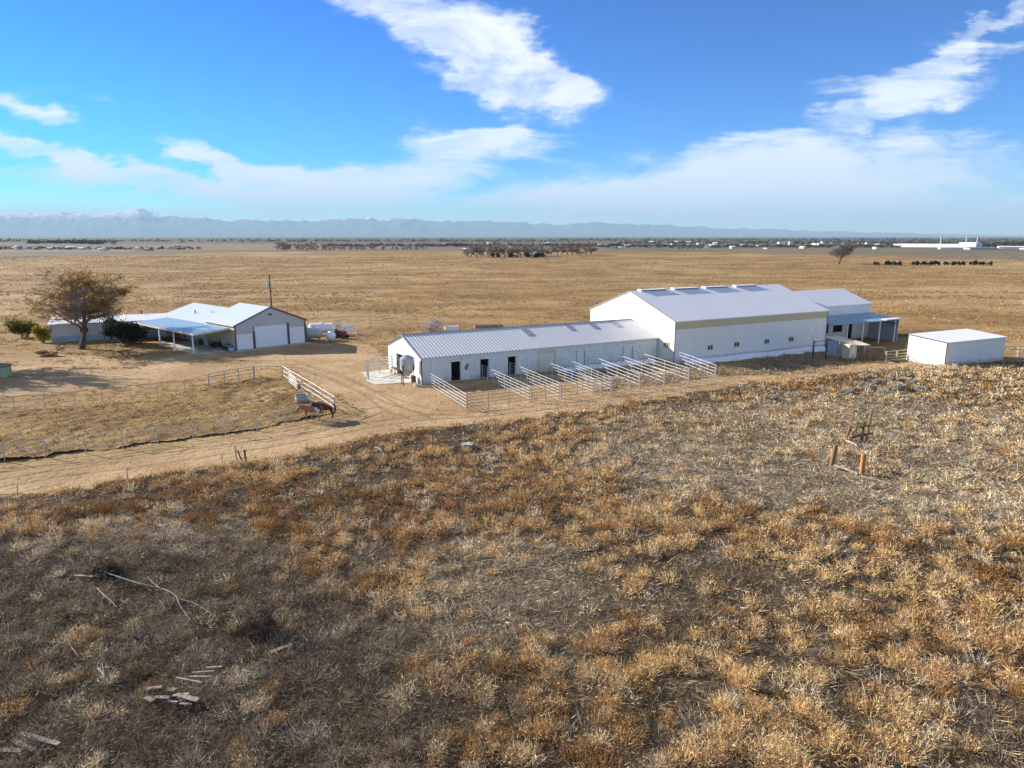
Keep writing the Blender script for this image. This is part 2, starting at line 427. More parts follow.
PADDOCK = W([(-260, 445), (0, 414), (60, 409), (130, 402), (185, 394), (254, 379), (283, 379), (335, 412), (257, 431), (158, 443), (0, 463), (-260, 492)])

DARKZ = W([(-300, 600), (-100, 560), (60, 545), (220, 545), (330, 575), (400, 640), (430, 720), (380, 800), (300, 900), (-300, 1000)])
STRAWZ = W([(600, 425), (760, 398), (860, 392), (1100, 420), (1150, 530), (950, 520), (800, 505), (690, 500), (590, 470)])
STRAW2 = W([(370, 570), (470, 535), (560, 540), (600, 590), (520, 640), (420, 650)])
STRAW3 = W([(20, 540), (120, 515), (230, 520), (240, 545), (100, 560), (0, 575)])
def zone(x, y, poly, soft):
    d = segdist(x, y, poly); d = np.where(inpoly(x, y, poly), d, -d)
    d = d + soft * 2.2 * (fbm(x / 3.1 + 7, y / 3.1 + 3, 3) - .5)
    return ss(d, -soft, soft)
def make_ground():
    nx, ny = 221, 330
    t = np.linspace(-1, 1, nx); X = 42000 * np.sinh(8.5 * t) / math.sinh(8.5)
    s = np.linspace(0, 1, ny); Y = 20 + 41000 * np.sinh(8.6 * (s - .10)) / math.sinh(8.6 * .9)
    Y[0] = -120
    XX, YY = np.meshgrid(X, Y); ZZ = gz(XX, YY)
    v = np.stack([XX, YY, ZZ], -1).reshape(-1, 3)
    idx = np.arange(nx * ny).reshape(ny, nx)
    f = np.stack([idx[:-1, :-1], idx[:-1, 1:], idx[1:, 1:], idx[1:, :-1]], -1).reshape(-1, 4)
    me = bpy.data.meshes.new('ground'); me.from_pydata(v.tolist(), [], f.tolist())
    me.polygons.foreach_set('use_smooth', [True] * len(f))
    a = me.attributes.new('brush', 'FLOAT', 'POINT')
    d = segdist(v[:, 0], v[:, 1], BRUSH); ins = inpoly(v[:, 0], v[:, 1], BRUSH)
    a.data.foreach_set('value', np.clip(np.where(ins, .5 + d / 4, .5 - d / 4), 0, 1).astype('f'))
    a2 = me.attributes.new('pale', 'FLOAT', 'POINT'); a2.data.foreach_set('value', np.maximum(zone(v[:, 0], v[:, 1], STRAWZ, 3), np.maximum(zone(v[:, 0], v[:, 1], STRAW2, 2.6) * .45, zone(v[:, 0], v[:, 1], STRAW3, 1.2))).astype('f'))
    m, g = newmat('ground')
    pos = g.n('ShaderNodeNewGeometry').outputs['Position']
    sx = g.n('ShaderNodeSeparateXYZ'); g.l(pos, sx.inputs[0]); py = sx.outputs[1]
    n0 = g.noise(pos, .008, 4, .6); n1 = g.noise(pos, .045, 5, .6); n2 = g.noise(pos, .45, 5, .65); n3 = g.noise(pos, 3.0, 4, .7)
    gold = g.mix(g.sstep(n1, .35, .68), rgb(.225, .133, .049), rgb(.375, .235, .092))
    gold = g.mix(g.math('MULTIPLY', g.sstep(n2, .50, .72), .65), gold, rgb(.13, .083, .04))
    gold = g.mix(g.math('MULTIPLY', g.sstep(n2, .50, .25), .5), gold, rgb(.39, .275, .135))
    gold = g.mix(g.math('MULTIPLY', g.sstep(n0, .52, .68), .5), gold, rgb(.21, .135, .065))
    gold = g.mix(g.math('MULTIPLY', g.sstep(n0, .50, .38), .5), gold, rgb(.45, .33, .17))
    band = g.noise(g.mapping(pos, scale=(.25, 1, 1)), .03, 4, .6)
    gold = g.mix(g.math('MULTIPLY', g.sstep(band, .52, .66), .55), gold, rgb(.16, .105, .055))
    gold = g.mix(g.math('MULTIPLY', g.sstep(n3, .5, .7), .35), gold, rgb(.13, .085, .05))
    # cultivated land beyond the near field, in parcels
    vo = g.n('ShaderNodeTexVoronoi', feature='F1', distance='MANHATTAN'); g.l(g.mapping(pos, rot=(0, 0, .3), scale=(1, .6, 1)), vo.inputs[0]); vo.inputs['Scale'].default_value = .0022
    vs = g.n('ShaderNodeSeparateColor'); g.l(vo.outputs['Color'], vs.inputs[0])
    far = g.ramp(vs.outputs[0], [(0, (.10, .09, .065)), (.25, (.16, .13, .085)), (.45, (.23, .19, .125)), (.62, (.12, .11, .07)), (.8, (.19, .15, .095)), (1, (.30, .26, .185))], 'CONSTANT')
    far = g.mix(.35, far, g.ramp(n0, [(.35, (.10, .09, .065)), (.65, (.22, .175, .115))]))
    az = g.math('DIVIDE', sx.outputs[0], g.math('MAXIMUM', py, 20.0))
    crest = g.math('ADD', g.math('ADD', py, g.math('MULTIPLY', g.math('MULTIPLY', az, az), 600.0)), g.math('MULTIPLY', g.math('SUBTRACT', n0, .5), 300))
    dfar = g.ramp(n0, [(.35, (.035, .04, .03)), (.65, (.09, .08, .06))])
    far = g.mix(g.sstep(g.math('ADD', py, g.math('MULTIPLY', g.math('SUBTRACT', n0, .5), 2500)), 1300, 2600), far, g.mix(.3, dfar, far))
    cc = g.mix(g.sstep(crest, 740, 800), gold, far)
    # soil and litter under the weeds
    soil = g.mix(g.sstep(n2, .35, .65), rgb(.036, .026, .018), rgb(.095, .066, .042))
    soil = g.mix(g.math('MULTIPLY', g.sstep(n3, .5, .68), .6), soil, rgb(.16, .12, .075))
    soil = g.mix(g.sstep(g.noise(pos, 14, 3, .7), .55, .75), soil, rgb(.055, .042, .03))
    br = g.n('ShaderNodeAttribute', attribute_name='brush'); pl = g.n('ShaderNodeAttribute', attribute_name='pale')
    soil = g.mix(g.math('MULTIPLY', pl.outputs['Fac'], g.math('ADD', .25, g.math('MULTIPLY', g.sstep(n3, .35, .6), .6))), soil, rgb(.34, .275, .19))
    cc = g.mix(g.sstep(g.math('ADD', br.outputs['Fac'], g.math('MULTIPLY', g.math('SUBTRACT', n2, .5), .9)), .35, .6), cc, soil)
    patch = g.noise(g.mapping(pos, scale=(.45, 1, 1)), .11, 6, .7)
    cc = g.mix(g.math('MULTIPLY', g.sstep(patch, .48, .62), g.math('MULTIPLY', g.sstep(br.outputs['Fac'], .3, .1), .42)), cc, rgb(.13, .082, .04))
    cc = g.mix(g.math('MULTIPLY', g.sstep(patch, .46, .34), g.math('MULTIPLY', g.sstep(br.outputs['Fac'], .3, .1), .35)), cc, rgb(.44, .325, .175))
    h = g.math('ADD', g.math('MULTIPLY', n2, .5), g.math('MULTIPLY', n3, .25))
    b = g.n('ShaderNodeBump'); b.inputs['Strength'].default_value = .9; b.inputs['Distance'].default_value = .45; g.l(h, b.inputs['Height'])
    bsdf(g, cc, .95, 0, .1, b.outputs[0])
    me.materials.append(m)
    o = bpy.data.objects.new('ground', me); col.objects.link(o); kind(o, 'structure')
make_ground()

def sheet(name, poly, cell, lift, fray, mat, dz=None, maxy=140, tint=None, xr=(-75, 75)):
    """thin uneven layer of earth with a frayed edge, cut from a fine grid"""
    P = np.array(poly); x0, y0 = P.min(0) - 1; x1, y1 = P.max(0) + 1; x0 = max(x0, xr[0]); x1 = min(x1, xr[1]); y1 = min(y1, maxy)
    xs = np.arange(x0, x1, cell); ys = np.arange(y0, y1, cell); nx, ny = len(xs), len(ys)
    XX, YY = np.meshgrid(xs, ys)
    cx = XX[:-1, :-1] + cell / 2; cy = YY[:-1, :-1] + cell / 2
    d = segdist(cx, cy, poly); d = np.where(inpoly(cx, cy, poly), d, -d)
    d = d + fray * (fbm(cx / 2.2, cy / 2.2, 4) - .5) * 4 + fray * .9 * (vnoise(cx / .5, cy / .5) - .5)
    keep = d > 0
    idx = np.arange(nx * ny).reshape(ny, nx)
    f = np.stack([idx[:-1, :-1], idx[:-1, 1:], idx[1:, 1:], idx[1:, :-1]], -1)[keep]
    zz = gz(XX, YY) + lift
    if dz is not None: zz = zz + dz(XX, YY)
    v = np.stack([XX, YY, zz], -1).reshape(-1, 3)
    used, inv = np.unique(f, return_inverse=True); v = v[used]; f = inv.reshape(-1, 4)
    me = bpy.data.meshes.new(name); me.from_pydata(v.tolist(), [], f.tolist()); me.polygons.foreach_set('use_smooth', [True] * len(f))
    if tint is not None:
        a = me.attributes.new('wear', 'FLOAT', 'POINT'); a.data.foreach_set('value', tint(v[:, 0], v[:, 1]).astype('f'))
    me.materials.append(mat); o = bpy.data.objects.new(name, me); col.objects.link(o); kind(o, 'structure'); return o

TRACKS = [W([(-100, 500), (60, 474), (180, 458), (280, 443), (360, 427), (420, 418), (480, 415), (600, 402), (720, 386), (800, 378)]),
          W([(480, 415), (430, 412), (395, 402), (362, 388), (330, 374), (290, 362), (240, 362), (150, 372), (60, 382), (-60, 392)]),
          W([(420, 418), (392, 408), (372, 394), (340, 380), (300, 366)]),
          W([(-100, 484), (60, 462), (200, 446), (300, 432), (350, 421), (378, 410)])]
def ruts(x, y):
    w = np.zeros(np.shape(x))
    for t in TRACKS:
        d = segdist(x, y, t, False) + .25 * (vnoise(x / 3, y / 3) - .5)
        w = np.maximum(w, np.exp(-((d - .85) / .13) ** 2))
    return w * (.6 + .4 * vnoise(x / 4, y / 4))
def dirt_mat(name, c1, c2, c3, wear):
    m, g = newmat(name); pos = g.n('ShaderNodeNewGeometry').outputs['Position']
    n1 = g.noise(pos, .12, 5, .6); n2 = g.noise(pos, 1.6, 5, .65); n3 = g.noise(pos, 7, 3, .7)
    cc = g.mix(g.sstep(n1, .35, .65), rgb(*c1), rgb(*c2))
    cc = g.mix(g.math('MULTIPLY', g.sstep(n2, .5, .72), .5), cc, rgb(*c3))
    cc = g.mix(g.math('MULTIPLY', g.sstep(n3, .58, .75), .4), cc, rgb(*[q * .8 for q in c3]))
    at_ = g.n('ShaderNodeAttribute', attribute_name='wear')
    cc = g.mix(g.math('MULTIPLY', at_.outputs['Fac'], .9), cc, rgb(*wear))
    b = g.n('ShaderNodeBump'); b.inputs['Strength'].default_value = .9; b.inputs['Distance'].default_value = .18
    g.l(g.math('ADD', n2, g.math('MULTIPLY', n3, .4)), b.inputs['Height'])
    bsdf(g, cc, .95, 0, .1, b.outputs[0]); return m
M['dirt'] = dirt_mat('dirt', (.33, .215, .108), (.46, .315, .172), (.22, .14, .072), (.16, .10, .055))
M['manure'] = dirt_mat('manure', (.18, .108, .040), (.30, .192, .072), (.085, .052, .026), (.38, .29, .13))
sheet('dirt_road', ROAD, .20, .03, .9, M['dirt'], lambda x, y: -.05 * ruts(x, y) + .05 * (fbm(x / .9, y / .9, 2) - .5), tint=ruts)
def clods(x, y): return .28 * (fbm(x / .7, y / .7, 3) - .5) + .16 * ss(fbm(x / 3, y / 3, 3), .5, .8)
def hay(x, y): return ss(fbm(x / 2.5 + 5, y / 2.5, 3), .5, .72) * ss(y, 56, 66) * ss(x, -34, -22)
sheet('paddock_ground', PADDOCK, .22, .10, .5, M['manure'], clods, tint=hay)

# ------------------------------------------------------------------ mountains, haze
def make_mountains():
    rs = np.random.RandomState(3)
    D0 = 30000.0
    keys = [(-300, 212), (0, 212), (60, 214), (100, 212), (125, 211), (138, 210), (149, 208), (162, 211.5), (175, 214), (200, 216), (240, 219), (300, 221), (340, 220), (375, 216.5), (390, 219), (405, 216),
            (430, 220), (470, 222), (520, 221.5), (560, 224), (600, 222), (640, 225), (700, 227), (760, 229), (830, 231), (900, 233), (1000, 235), (1300, 236)]
    kx = [k[0] for k in keys]; ky = [k[1] for k in keys]
    n, rows = 1500, 26
    px = np.linspace(-420, 1300, n); base = np.interp(px, kx, ky)
    V = np.zeros((rows, n, 3))
    for j in range(rows):
        tj = j / (rows - 1)
        D = D0 - 5200 + 7600 * tj
        X = (px - 512) / FOC * D0 * (D / D0)
        prof = math.sin(math.pi * min(1, tj / 1.36 if tj < .68 else .5 + (tj - .68) / .64)) if tj < 1 else 0
        ridge = (HZ - base) / FOC * D0
        ridge = ridge + (ridge > 250) * 130 * (fbm(px / 16 + 5 * tj, px * 0 + 3 * tj, 4) - .5) + 60 * (fbm(px / 5, px * 0 + 9 + 4 * tj, 3) - .5) * (ridge > 150)
        nn = fbm(X / 1500 + 40, D * np.ones(n) / 1500, 5)
        rid = 1 - np.abs(2 * fbm(X / 900, np.full(n, D / 900.0) + 3, 5) - 1)
        h = ridge * prof * (.62 + .55 * nn * .7 + .28 * (rid - .6)) + 60 * (rid - .7) * prof
        foot = (120 + 260 * ss(px, -200, 300) * fbm(X / 2600 + 9, np.full(n, .3), 3)) * math.exp(-((tj - .28) / .15) ** 2) * np.clip(ridge / 500, 0, 1)
        V[j, :, 0] = X; V[j, :, 1] = D; V[j, :, 2] = np.maximum(np.maximum(h, foot), -2)
    V[0, :, 2] = V[-1, :, 2] = -4
    idx = np.arange(rows * n).reshape(rows, n)
    f = np.stack([idx[:-1, :-1], idx[:-1, 1:], idx[1:, 1:], idx[1:, :-1]], -1).reshape(-1, 4)
    me = bpy.data.meshes.new('mountains'); me.from_pydata(V.reshape(-1, 3).tolist(), [], f.tolist()); me.polygons.foreach_set('use_smooth', [True] * len(f))
    m, g = newmat('mountains'); pos = g.n('ShaderNodeNewGeometry').outputs['Position']; sx = g.n('ShaderNodeSeparateXYZ'); g.l(pos, sx.inputs[0])
    nz = g.noise(pos, .0022, 6, .65)
    hgt = g.math('ADD', sx.outputs[2], g.math('MULTIPLY', g.math('SUBTRACT', nz, .5), 900))
    cc = g.mix(g.math('MULTIPLY', g.sstep(hgt, 700, 860), .8), g.mix(nz, rgb(.10, .125, .15), rgb(.17, .18, .185)), rgb(.85, .86, .9))  # slopes lightened and blued: distance haze put into the colour
    bsdf(g, cc, .9, 0, .1); me.materials.append(m)
    o = bpy.data.objects.new('mountains', me); col.objects.link(o); kind(o, 'structure')
make_mountains()
def make_haze():
    mb = MB().box((-44000, -1500, -30), (88000, 0, 0), (0, 44000, 0), (0, 0, 1530))
    m, g = newmat('haze'); p = g.n('ShaderNodeVolumePrincipled'); p.inputs['Color'].default_value = (.41, .60, .77, 1)
    p.inputs['Density'].default_value = HAZE; p.inputs['Anisotropy'].default_value = 0.0
    o = g.n('ShaderNodeOutputMaterial'); g.l(p.outputs[0], o.inputs['Volume'])
    ob = mb.build('haze', m); kind(ob, 'stuff')
HAZE = 4.8e-5
make_haze()
# ------------------------------------------------------------------ buildings
O0 = A(-9.95, 75.48, 0); UU = A(.88, .475, 0); UU /= np.linalg.norm(UU); VV = A(-UU[1], UU[0], 0)
def F(u, v, z=0.0): return O0 + u * UU + v * VV + z * Z
def uof(px, py, v): p = onplane(px, py, F(0, v), VV); return float((p - O0) @ UU), float(p[2])
def vof(px, py, u): p = onplane(px, py, F(u, 0), UU); return float((p - O0) @ VV), float(p[2])

def wall(mb, p0, d, L, h, n, holes=(), t=.12, z0=-.4):
    """wall from p0 along d, outward normal n, with rectangular openings (s0, s1, z0, z1)"""
    d = nrm(d); n = nrm(n); p0 = A(*p0)
    cuts = sorted({0.0, float(L)} | {float(q) for hh in holes for q in hh[:2]})
    for a, b in zip(cuts, cuts[1:]):
        if b - a < 1e-4: continue
        spans = sorted((hh[2], hh[3]) for hh in holes if hh[0] <= a + 1e-4 and hh[1] >= b - 1e-4)
        z = z0
        for lo, hi in spans + [(h, None)]:
            if lo > z + 1e-4: mb.box(p0 + d * a + Z * z - n * t, d * (b - a), n * t, Z * (lo - z))
            if hi is not None: z = hi
def gable(mb, p0, d, L, h0, hr, n, t=.12, h1=None):
    """triangle above a wall"""
    h1 = h0 if h1 is None else h1
    a = p0 + Z * h0; b = p0 + d * L + Z * h1; c = p0 + d * (L / 2) + Z * hr
    q = -n * t
    mb.poly([a, b, c]); mb.poly([a + q, c + q, b + q]); mb.poly([a, c, c + q, a + q]); mb.poly([b, b + q, c + q, c])
def roofslab(mb, r0, r1, e0, e1, t=.10, mi=0):
    """sloping slab; r0-r1 along the ridge, e0-e1 along the eave"""
    mb.poly([e0, e1, r1, r0], mi); q = -Z * t
    mb.poly([r0 + q, r1 + q, e1 + q, e0 + q], mi)
    for a, b in ((e0, e1), (e1, r1), (r1, r0), (r0, e0)): mb.poly([a + q, b + q, b, a], mi)
def rimbar(mb, a, b, w=.09):
    mb.tube(a, b, w, w, 4)
def window(parent, p, d, n, w, h, frame='frame', two=True):
    """sliding window fixed to a wall, p the middle of its sill"""
    d = nrm(d); n = nrm(n); b = MB(); s = p - d * (w / 2) + n * .012; f = .10
    b.box(s, d * w, n * .07, Z * f); b.box(s + Z * (h - f), d * w, n * .07, Z * f)
    b.box(s + Z * f, d * f, n * .07, Z * (h - 2 * f)); b.box(s + d * (w - f) + Z * f, d * f, n * .07, Z * (h - 2 * f))
    if two: b.box(s + d * (w / 2 - .05) + Z * f, d * .1, n * .06, Z * (h - 2 * f))
    o = b.build('window', M[frame], parent)
    MB().box(s + d * f + Z * f, d * (w - 2 * f), n * .025, Z * (h - 2 * f)).build('pane', M['glass'], o)
    return o

def make_barn():
    L, Wd, E, RG = 33.0, 11.2, 3.0, 4.75
    b = thing('stable_barn', 'long low white stable barn with ribbed roof and stall doors facing the pens', 'barn', F(0, 0))
    opens = [(451, 460, 361), (480.3, 488.3, 357.5), (508, 515.5, 355)]
    holes = []
    for a, c, ty in opens:
        u0, z1 = uof(a, ty, 0); u1, _ = uof(c, ty, 0); holes.append((u0, u1, 0.05, 2.25))
    ur0 = uof(538, 365, 0)[0]; ur1 = uof(555, 365, 0)[0]; holes.append((ur0, ur1, .05, 2.4))
    w = MB(); wall(w, F(0, 0), UU, L, E, -VV, holes)
    v0 = vof(404, 365, 0)[0]; v1 = vof(398.5, 362, 0)[0]
    wall(w, F(0, .12), VV, Wd - .24, E, -UU, [(v0, v1, .02, 2.4)])
    wall(w, F(0, Wd), UU, L, E, VV); wall(w, F(L, .12), VV, Wd - .24, E, UU)
    for u_, n_ in ((0, -UU), (L, UU)): gable(w, F(u_, 0), VV, Wd, E, RG, n_)
    w.build('wall', M['barn_wall'], b)
    MB().box(F(.2, .2, .02), UU * (L - .4), VV * (Wd - .4), Z * .04).build('floor', M['interior'], b)
    q = MB(); q.box(F(.3, 4.2, .07), UU * (L - .6), VV * .1, Z * 2.6)
    for k in range(1, 9): q.box(F(k * 3.6, .2, .07), UU * .1, VV * 3.9, Z * 2.4)
    q.build('stall_partition', M['interior'], b)
    sl_ = (RG - E) / (Wd / 2); ov = .25; og = .2
    r = MB()
    for s_ in (-1, 1):
        ve = -ov if s_ < 0 else Wd + ov; ze = E - sl_ * ov + .11
        roofslab(r, F(-og, Wd / 2, RG + .11), F(L, Wd / 2, RG + .11), F(-og, ve, ze), F(L, ve, ze))
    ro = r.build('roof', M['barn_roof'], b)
    e = MB(); e.tube(F(-og, Wd / 2, RG + .13), F(L, Wd / 2, RG + .13), .09, .09, 6); e.build('ridge_cap', M['pipe_grey'], ro)
    e = MB(); e.tube(F(-og - .02, -ov, E - sl_ * ov + .08), F(-og - .02, Wd / 2, RG + .09), .07, .07, 4); e.tube(F(-og - .02, Wd + ov, E - sl_ * ov + .08), F(-og - .02, Wd / 2, RG + .09), .07, .07, 4)
    e.build('gable_trim', M['dark_trim'], ro)
    nv = nrm(VV * -sl_ + Z)     # normal of the front slope
    along = nrm(VV + Z * sl_)
    for i, (px, py, m_) in enumerate(((570, 327.5, 'skylight'), (593.5, 326, 'skylight'), (616, 324, 'skylight'), (528, 332.5, 'skylight'))):
        p = onplane(px, py, F(0, Wd / 2, RG + .115), nrm(-VV * sl_ + Z)) + nv * .012
        MB().box(p - UU * .45 - along * 1.0, UU * .9, along * 2.0, nv * .025).build('skylight_panel', M[m_], ro)
    # doors: three slid open to the right, then closed pairs
    def slide(u0, u1, z1, mat, name='sliding_door', off=.03):
        d = MB().box(F(u0, -off - .07, .12), UU * (u1 - u0), VV * .07, Z * (z1 - .12)).build(name, M[mat], b)
        k = MB()
        for a in (u0 + .04, u1 - .12): k.box(F(a, -off - .10, .14), UU * .08, VV * .028, Z * (z1 - .2))
        k.box(F(u0 + .14, -off - .10, 1.15), UU * (u1 - u0 - .28), VV * .028, Z * .08)
        k.build('door_frame', M['door_pale'], d); return d
    for (a, c, ty), (_, pe) in zip(opens, ((0, 469.5), (0, 498), (0, 525.5))):
        u1 = uof(c, ty, 0)[0]; u2 = uof(pe, ty, 0)[0]; u0 = uof(a, ty, 0)[0]
        d = slide(u1 + .05, u2, 2.3, 'door_pale')
        MB().box(F(u0 - .1, -.20, 2.31), UU * (u2 - u0 + .3), VV * .14, Z * .13).build('door_track', M['door_white'], d)
        if a == 451:
            # brown emblem painted on the first door
            c0 = F(u1 + .75, -.1045, 1.55); pts = [(-.25, -.42), (-.05, -.30), (.10, -.36), (.18, -.05), (.40, .28), (.34, .42), (.12, .28), (-.02, .40), (-.12, .12), (-.34, .02), (-.22, -.12)]
            MB().poly([c0 + UU * x * .9 + Z * z for x, z in pts]).build('emblem', M['wood_brown'], d)
    for a, mid, c, ta, tb in ((576.5, 584, 592, 568.6, 600), (623, 631.5, 639, 617, 646)):
        u0, um, u1 = (uof(q, 358, 0)[0] for q in (a, mid, c)); t0 = uof(ta, 348, 0)[0]; t1 = uof(tb, 345, 0)[0]
        d = slide(u0, um - .05, 2.3, 'door_pale'); slide(um + .05, u1, 2.3, 'door_pale')
        MB().box(F(t0, -.20, 2.31), UU * (t1 - t0), VV * .14, Z * .13).build('door_track', M['door_white'], d)
        MB().box(F(um - .05, -.05, .1), UU * .1, VV * .04, Z * 2.15).build('door_gap_post', M['dark_trim'], d)
    d = MB().box(F(ur0 + .02, .05, .06), UU * (ur1 - ur0 - .04), VV * .05, Z * 2.3).build('roll_up_door', M['roll_door'], b)
    f = MB(); f.box(F(ur0 - .1, -.04, .0), UU * .1, VV * .04, Z * 2.5); f.box(F(ur1, -.04, .0), UU * .1, VV * .04, Z * 2.5); f.box(F(ur0 - .1, -.05, 2.5), UU * (ur1 - ur0 + .2), VV * .05, Z * .12)
    f.build('frame', M['frame'], d)
    d = MB().box(F(-.16, v1 + .1, .1), -UU * .06, VV * 1.7, Z * 2.4).build('sliding_door', M['door_white'], b)
    MB().box(F(-.20, v0 - .6, 2.52), UU * .16, VV * 4.2, Z * .14).build('door_track', M['door_white'], d)
    l = MB(); c_ = F(uof(463, 358, 0)[0], -.16, 2.62); l.lathe(c_, -VV, [(0, .05), (.12, .16), (.22, .16), (.26, .05)], 10); l.build('wall_lamp', M['tank_white'], b)
    t_ = MB().box(F(-.03, -.05, 0), UU * .12, VV * .045, Z * 2.9); t_.build('corner_trim', M['brown_trim'], b)
make_barn()

def make_arena():
    u0, u1, v0, v1, E, RG = 33.1, 62.0, -3.2, 15.6, 5.4, 8.6
    Wd = v1 - v0; L = u1 - u0
    b = thing('riding_arena', 'tall white metal riding arena with tan strip under its eaves', 'arena', F(u0, v0))
    w = MB(); wall(w, F(u0, v0), UU, L, E, -VV); wall(w, F(u0, v1), UU, L, E, VV)
    for u_, n_ in ((u0, -UU), (u1, UU)):
        wall(w, F(u_, v0 + .12), VV, Wd - .24, E, n_); gable(w, F(u_, v0), VV, Wd, E, RG, n_)
    w.build('wall', M['arena_wall'], b)
    sl_ = (RG - E) / (Wd / 2); ov = .12; r = MB()
    for ve in (v0 - ov, v1 + ov):
        ze = E - sl_ * ov + .11
        roofslab(r, F(u0 - .12, v0 + Wd / 2, RG + .11), F(u1 + .12, v0 + Wd / 2, RG + .11), F(u0 - .12, ve, ze), F(u1 + .12, ve, ze))
    ro = r.build('roof', M['arena_roof'], b)
    t_ = MB()
    for a, c in ((F(u0 - .14, v0 - ov, E + .05), F(u0 - .14, v0 + Wd / 2, RG + .09)), (F(u0 - .14, v1 + ov, E + .05), F(u0 - .14, v0 + Wd / 2, RG + .09))): t_.tube(a, c, .06, .06, 4)
    t_.build('gable_trim', M['pipe_grey'], ro)
    for pa, pb, py in ((642, 664, 290), (675, 696.5, 288.6), (706, 725.5, 287), (736.5, 754, 285.6)):
        ua = uof(pa, py, v0 + Wd / 2)[0]; ub = uof(pb, py, v0 + Wd / 2)[0]; c = v0 + Wd / 2
        k = MB(); k.box(F(ua, c - .35, RG - .05), UU * (ub - ua), VV * .7, Z * .20)
        vt = k.build('ridge_vent', M['vent_shade_blue'], ro)
        k = MB(); k.box(F(ua - .1, c - .45, RG + .15), UU * (ub - ua + .2), VV * .9, Z * .06); k.build('vent_cap', M['arena_roof'], vt)
        MB().box(F(ua - .5, c - .4, RG), UU * .38, VV * .8, Z * .26).build('vent_end', M['tank_white'], vt)
    MB().box(F(u0 + .08, v0 - .02, E - 1.0), UU * (L - .16), VV * .017, Z * .9).build('light_strip', M['tan_panel'], b)
    for px, py in ((710, 347.5), (736.5, 344.5), (766.5, 341.5), (790.8, 339.2)):
        u_, z_ = uof(px, py, v0); window(b, F(u_, v0, z_ - .35), UU, -VV, .98, .72)
    v_, z_ = vof(666.5, 344.8, u0); window(b, F(u0, v_, z_ - .35), -VV, -UU, .98, .72)
    k = MB(); k.box(F(u0 - .035, v0 - .035, 0), UU * .12, VV * .03, Z * (E - .1)); k.build('corner_trim', M['brown_trim'], b)
    k = MB(); k.box(F(u1 - .09, v0 - .035, 0), UU * .12, VV * .03, Z * (E - .1)); k.build('downspout', M['dark_trim'], b)
make_arena()

def make_annex():
    u0, u1, v0, v1, E, RG = 62.03, 77.3, .7, 11.7, 5.45, 7.4
    Wd = v1 - v0; L = u1 - u0
    b = thing('stable_annex', 'white metal annex with open lean-to adjoining the end of the riding arena', 'outbuilding', F(u0, v0))
    w = MB(); wall(w, F(u0, v0), UU, L, E, -VV, [(.6, 2.4, .05, 2.6), (3.4, 5.6, .05, 2.6), (6.6, 8.8, .05, 2.6), (9.8, 11.2, .05, 2.6)]); wall(w, F(u0, v1), UU, L, E, VV)
    for u_, n_ in ((u0, -UU), (u1, UU)):
        wall(w, F(u_, v0 + .12), VV, Wd - .24, E, n_); gable(w, F(u_, v0), VV, Wd, E, RG, n_)
    w.build('wall', M['arena_wall'], b)
    sl_ = (RG - E) / (Wd / 2); ov = .15; r = MB()
    for ve in (v0 - ov, v1 + ov):
        roofslab(r, F(u0, v0 + Wd / 2, RG + .11), F(u1 + .15, v0 + Wd / 2, RG + .11), F(u0, ve, E - sl_ * ov + .11), F(u1 + .15, ve, E - sl_ * ov + .11))
    r.build('roof', M['white_roof'], b)
    # lean-to
    r = MB(); roofslab(r, F(u0, v0 - .02, 4.05), F(u1, v0 - .02, 4.05), F(u0, -4.5, 3.5), F(u1, -4.5, 3.5)); le = r.build('lean_to_roof', M['blue_roof'], b)
    k = MB(); k.box(F(u1 - 3.7, -4.62, 3.49), UU * 3.75, VV * .85, Z * .14); k.build('eave_cover', M['tank_white'], le)
    q = MB(); wall(q, F(u1 - .12, -4.4), VV, 5.0, 3.42, UU); q.build('end_wall', M['sheet_grey'], b)
    for px in (846.5, 862, 878.5, 893.5):
        u_ = uof(px, 345, -4.4)[0]
        if u_ < u1 - .2: MB().cbox(F(u_, -4.3), .14, .14, 3.42, .5).build('post', M['door_white'], b)
    k = MB(); k.tube(F(u1 - 4.5, -4.35, 3.3), F(u1 - .2, -4.35, 2.7), .06, .06, 5); k.tube(F(u1 - 1.5, -4.35, 2.5), F(u1 - .2, -4.35, 3.3), .05, .05, 5); k.build('brace', M['black'], b)
    k = MB(); k.box(F(u0 + .1, v0 + .4, .02), UU * (L - .3), VV * (Wd - .8), Z * .04); k.box(F(u0 + .1, v0 + 3.6, .05), UU * (L - .3), VV * .1, Z * 3); k.build('floor', M['interior'], b)
    for s0, s1 in ((3.4, 5.6), (6.6, 8.8)):
        MB().box(F(u0 + s0, v0 - .08, .1), UU * (s1 - s0), VV * .05, Z * 1.25).build('stall_door', M['door_pale'], b)
make_annex()

